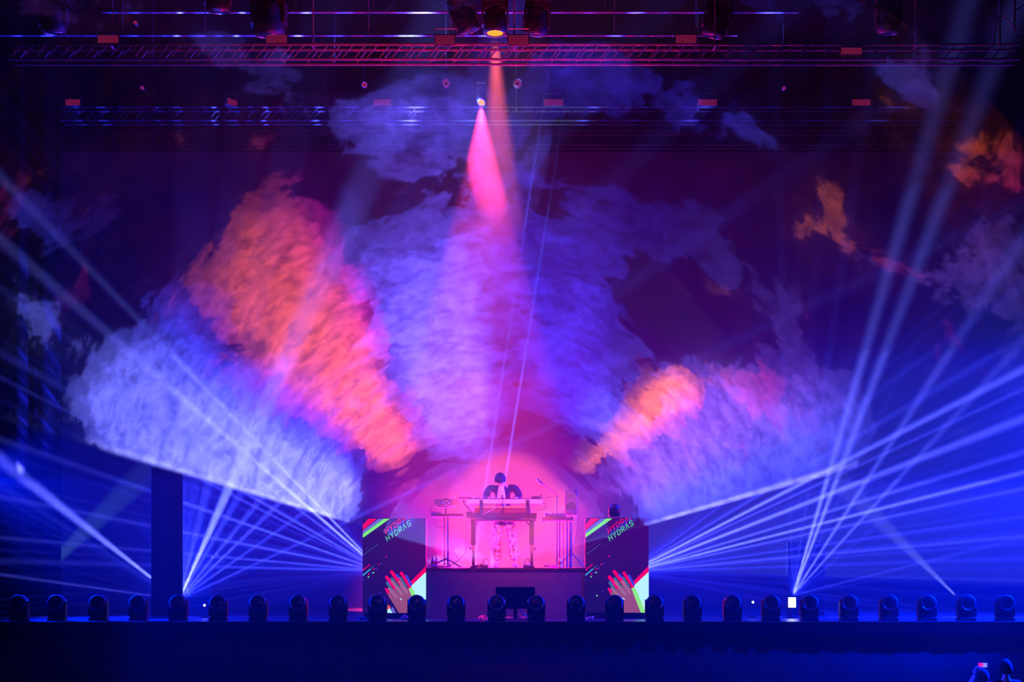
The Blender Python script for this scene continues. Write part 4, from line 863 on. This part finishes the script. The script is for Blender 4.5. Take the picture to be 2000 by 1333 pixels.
def smoke(tan, blobs, seed, dens, base=0.0, scale=.8, edge=.10):
    """smoke banks: each blob is a bank at (angle around the cone, distance along it); a cloud noise frays its edges"""
    def b(nt):
        g = nt.n('ShaderNodeNewGeometry'); sub = nt.n('ShaderNodeVectorMath', operation='SUBTRACT'); nt.put(sub.inputs[0], g.outputs['Position']); sub.inputs[1].default_value = APEX
        q = nt.n('ShaderNodeSeparateXYZ'); nt.put(q.inputs[0], sub.outputs[0]); x, y, z = q.outputs
        ph = nt.m('MULTIPLY', nt.m('ARCTAN2', z, x), 180 / math.pi); tt = nt.m('MULTIPLY', y, -1.0)
        cb = nt.n('ShaderNodeCombineXYZ'); nt.put(cb.inputs[0], ph); nt.put(cb.inputs[1], tt); pol = cb.outputs[0]
        v = base
        for a0, t0, sa, st, s in blobs:
            ma = nt.n('ShaderNodeVectorMath', operation='MULTIPLY_ADD'); nt.put(ma.inputs[0], pol); ma.inputs[1].default_value = (1 / sa, 1 / st, 0); ma.inputs[2].default_value = (-a0 / sa, -t0 / st, 0)
            dt = nt.n('ShaderNodeVectorMath', operation='DOT_PRODUCT'); nt.put(dt.inputs[0], ma.outputs[0]); nt.put(dt.inputs[1], ma.outputs[0]); d2 = dt.outputs['Value']
            v = nt.m('ADD', v, nt.m('DIVIDE', s, nt.m('MULTIPLY_ADD', d2, d2, 1.0)))
        mp = nt.n('ShaderNodeMapping'); nt.put(mp.inputs[0], g.outputs['Position']); mp.inputs['Location'].default_value = (seed * 7.3, seed * 3.1, seed * 1.7); mp.inputs['Scale'].default_value = (1, .9, 1)
        n1 = nt.noise(mp.outputs[0], scale, 10, .62, .35)
        n2 = nt.noise(mp.outputs[0], scale * 5, 7, .78, .25)
        k = nt.m('ADD', nt.m('MULTIPLY', nt.m('SUBTRACT', n1, .5), 2.6), nt.m('SUBTRACT', v, .30))
        c1 = nt.mr(k, 0, edge, 0, .62); c2 = nt.mr(k, .34, .34 + edge * 1.5, 0, .38)                   # two frayed cloud edges, one inside the other
        c = nt.m('ADD', nt.m('ADD', c1, c2), nt.mr(k, -.6, .5, 0, .16))
        body = nt.m('MULTIPLY', nt.mr(n2, .32, .66, .42, 1.25), nt.m('MINIMUM', nt.m('MAXIMUM', nt.m('ADD', v, .16), 0.0), 1.2))
        return nt.m('MULTIPLY', nt.m('MULTIPLY', c, body), nt.m('MULTIPLY', dens, nt.mr(tt, 6.5, 12.5, 1.0, .38)))
    return b
BLOBS_A = [(850, 640, 100, 170, .95), (900, 800, 80, 90, .85), (960, 520, 80, 120, .4), (1110, 560, 130, 190, .62), (1120, 760, 80, 80, .55), (930, 290, 150, 110, .48), (1180, 150, 120, 60, .42), (1440, 220, 130, 60, .46), (760, 230, 90, 60, .34),
           (1160, 800, 45, 40, .8), (1300, 900, 90, 110, .8), (1450, 850, 120, 100, .9), (1620, 820, 100, 100, .6), (1310, 985, 50, 60, .8), (1440, 950, 60, 70, .8), (1580, 915, 60, 80, .6), (1900, 500, 150, 130, .32),
           (420, 850, 100, 130, 1.0), (600, 900, 100, 100, 1.0), (310, 730, 90, 90, .7), (240, 790, 60, 60, .8), (290, 840, 50, 60, .8), (520, 850, 80, 80, .6), (500, 790, 70, 70, .8), (400, 640, 70, 70, .5), (70, 630, 90, 90, .30), (650, 965, 60, 60, .9), (80, 400, 40, 80, .25), (330, 570, 50, 80, .35), (1750, 110, 150, 50, .28)]
BLOBS_B = [(620, 620, 130, 140, .95), (560, 480, 80, 80, .5), (480, 580, 70, 80, .42), (690, 760, 80, 100, .9), (760, 860, 50, 60, .9), (1250, 815, 50, 90, .9), (1340, 765, 50, 45, .8), (1140, 885, 40, 40, .6), (1500, 790, 90, 60, .45), (1440, 900, 70, 60, .4), (1850, 270, 230, 120, .22), (1600, 400, 140, 70, .26), (960, 650, 60, 60, .3), (1960, 330, 100, 100, .18)]
def smoke_sheet(tan, blobs, seed, p0, p1, cuts, label):
    root = tag(thing('smoke', label, 'smoke'), kind='stuff'); edges = [p0] + cuts + [p1]; pb = [polar(tan, q) for q in blobs]
    for a, b in zip(edges, edges[1:]):
        near = [q for q in pb if q[4] / (1 + (max(0, a - q[0], q[0] - b) / q[2]) ** 4) > .012]      # the banks that reach into this stretch of the cone
        shell('smoke_bank', tan, .002, 1.2, 16.5, a + .01, b - .01, volume('smoke_bank', 1, smoke(tan, near, seed, .05), step=6), root)
smoke_sheet(TAN_A, BLOBS_A, 1, 15.5, 163.5, [38, 56, 74, 92, 112, 134, 148], 'billowing smoke in the blue and violet laser sheet, the outer of two cones')
smoke_sheet(TAN_B, BLOBS_B, 2.3, 17.5, 161.0, [36, 52, 80, 108, 126, 144], 'billowing smoke in the orange and magenta laser sheet, the inner of two cones')
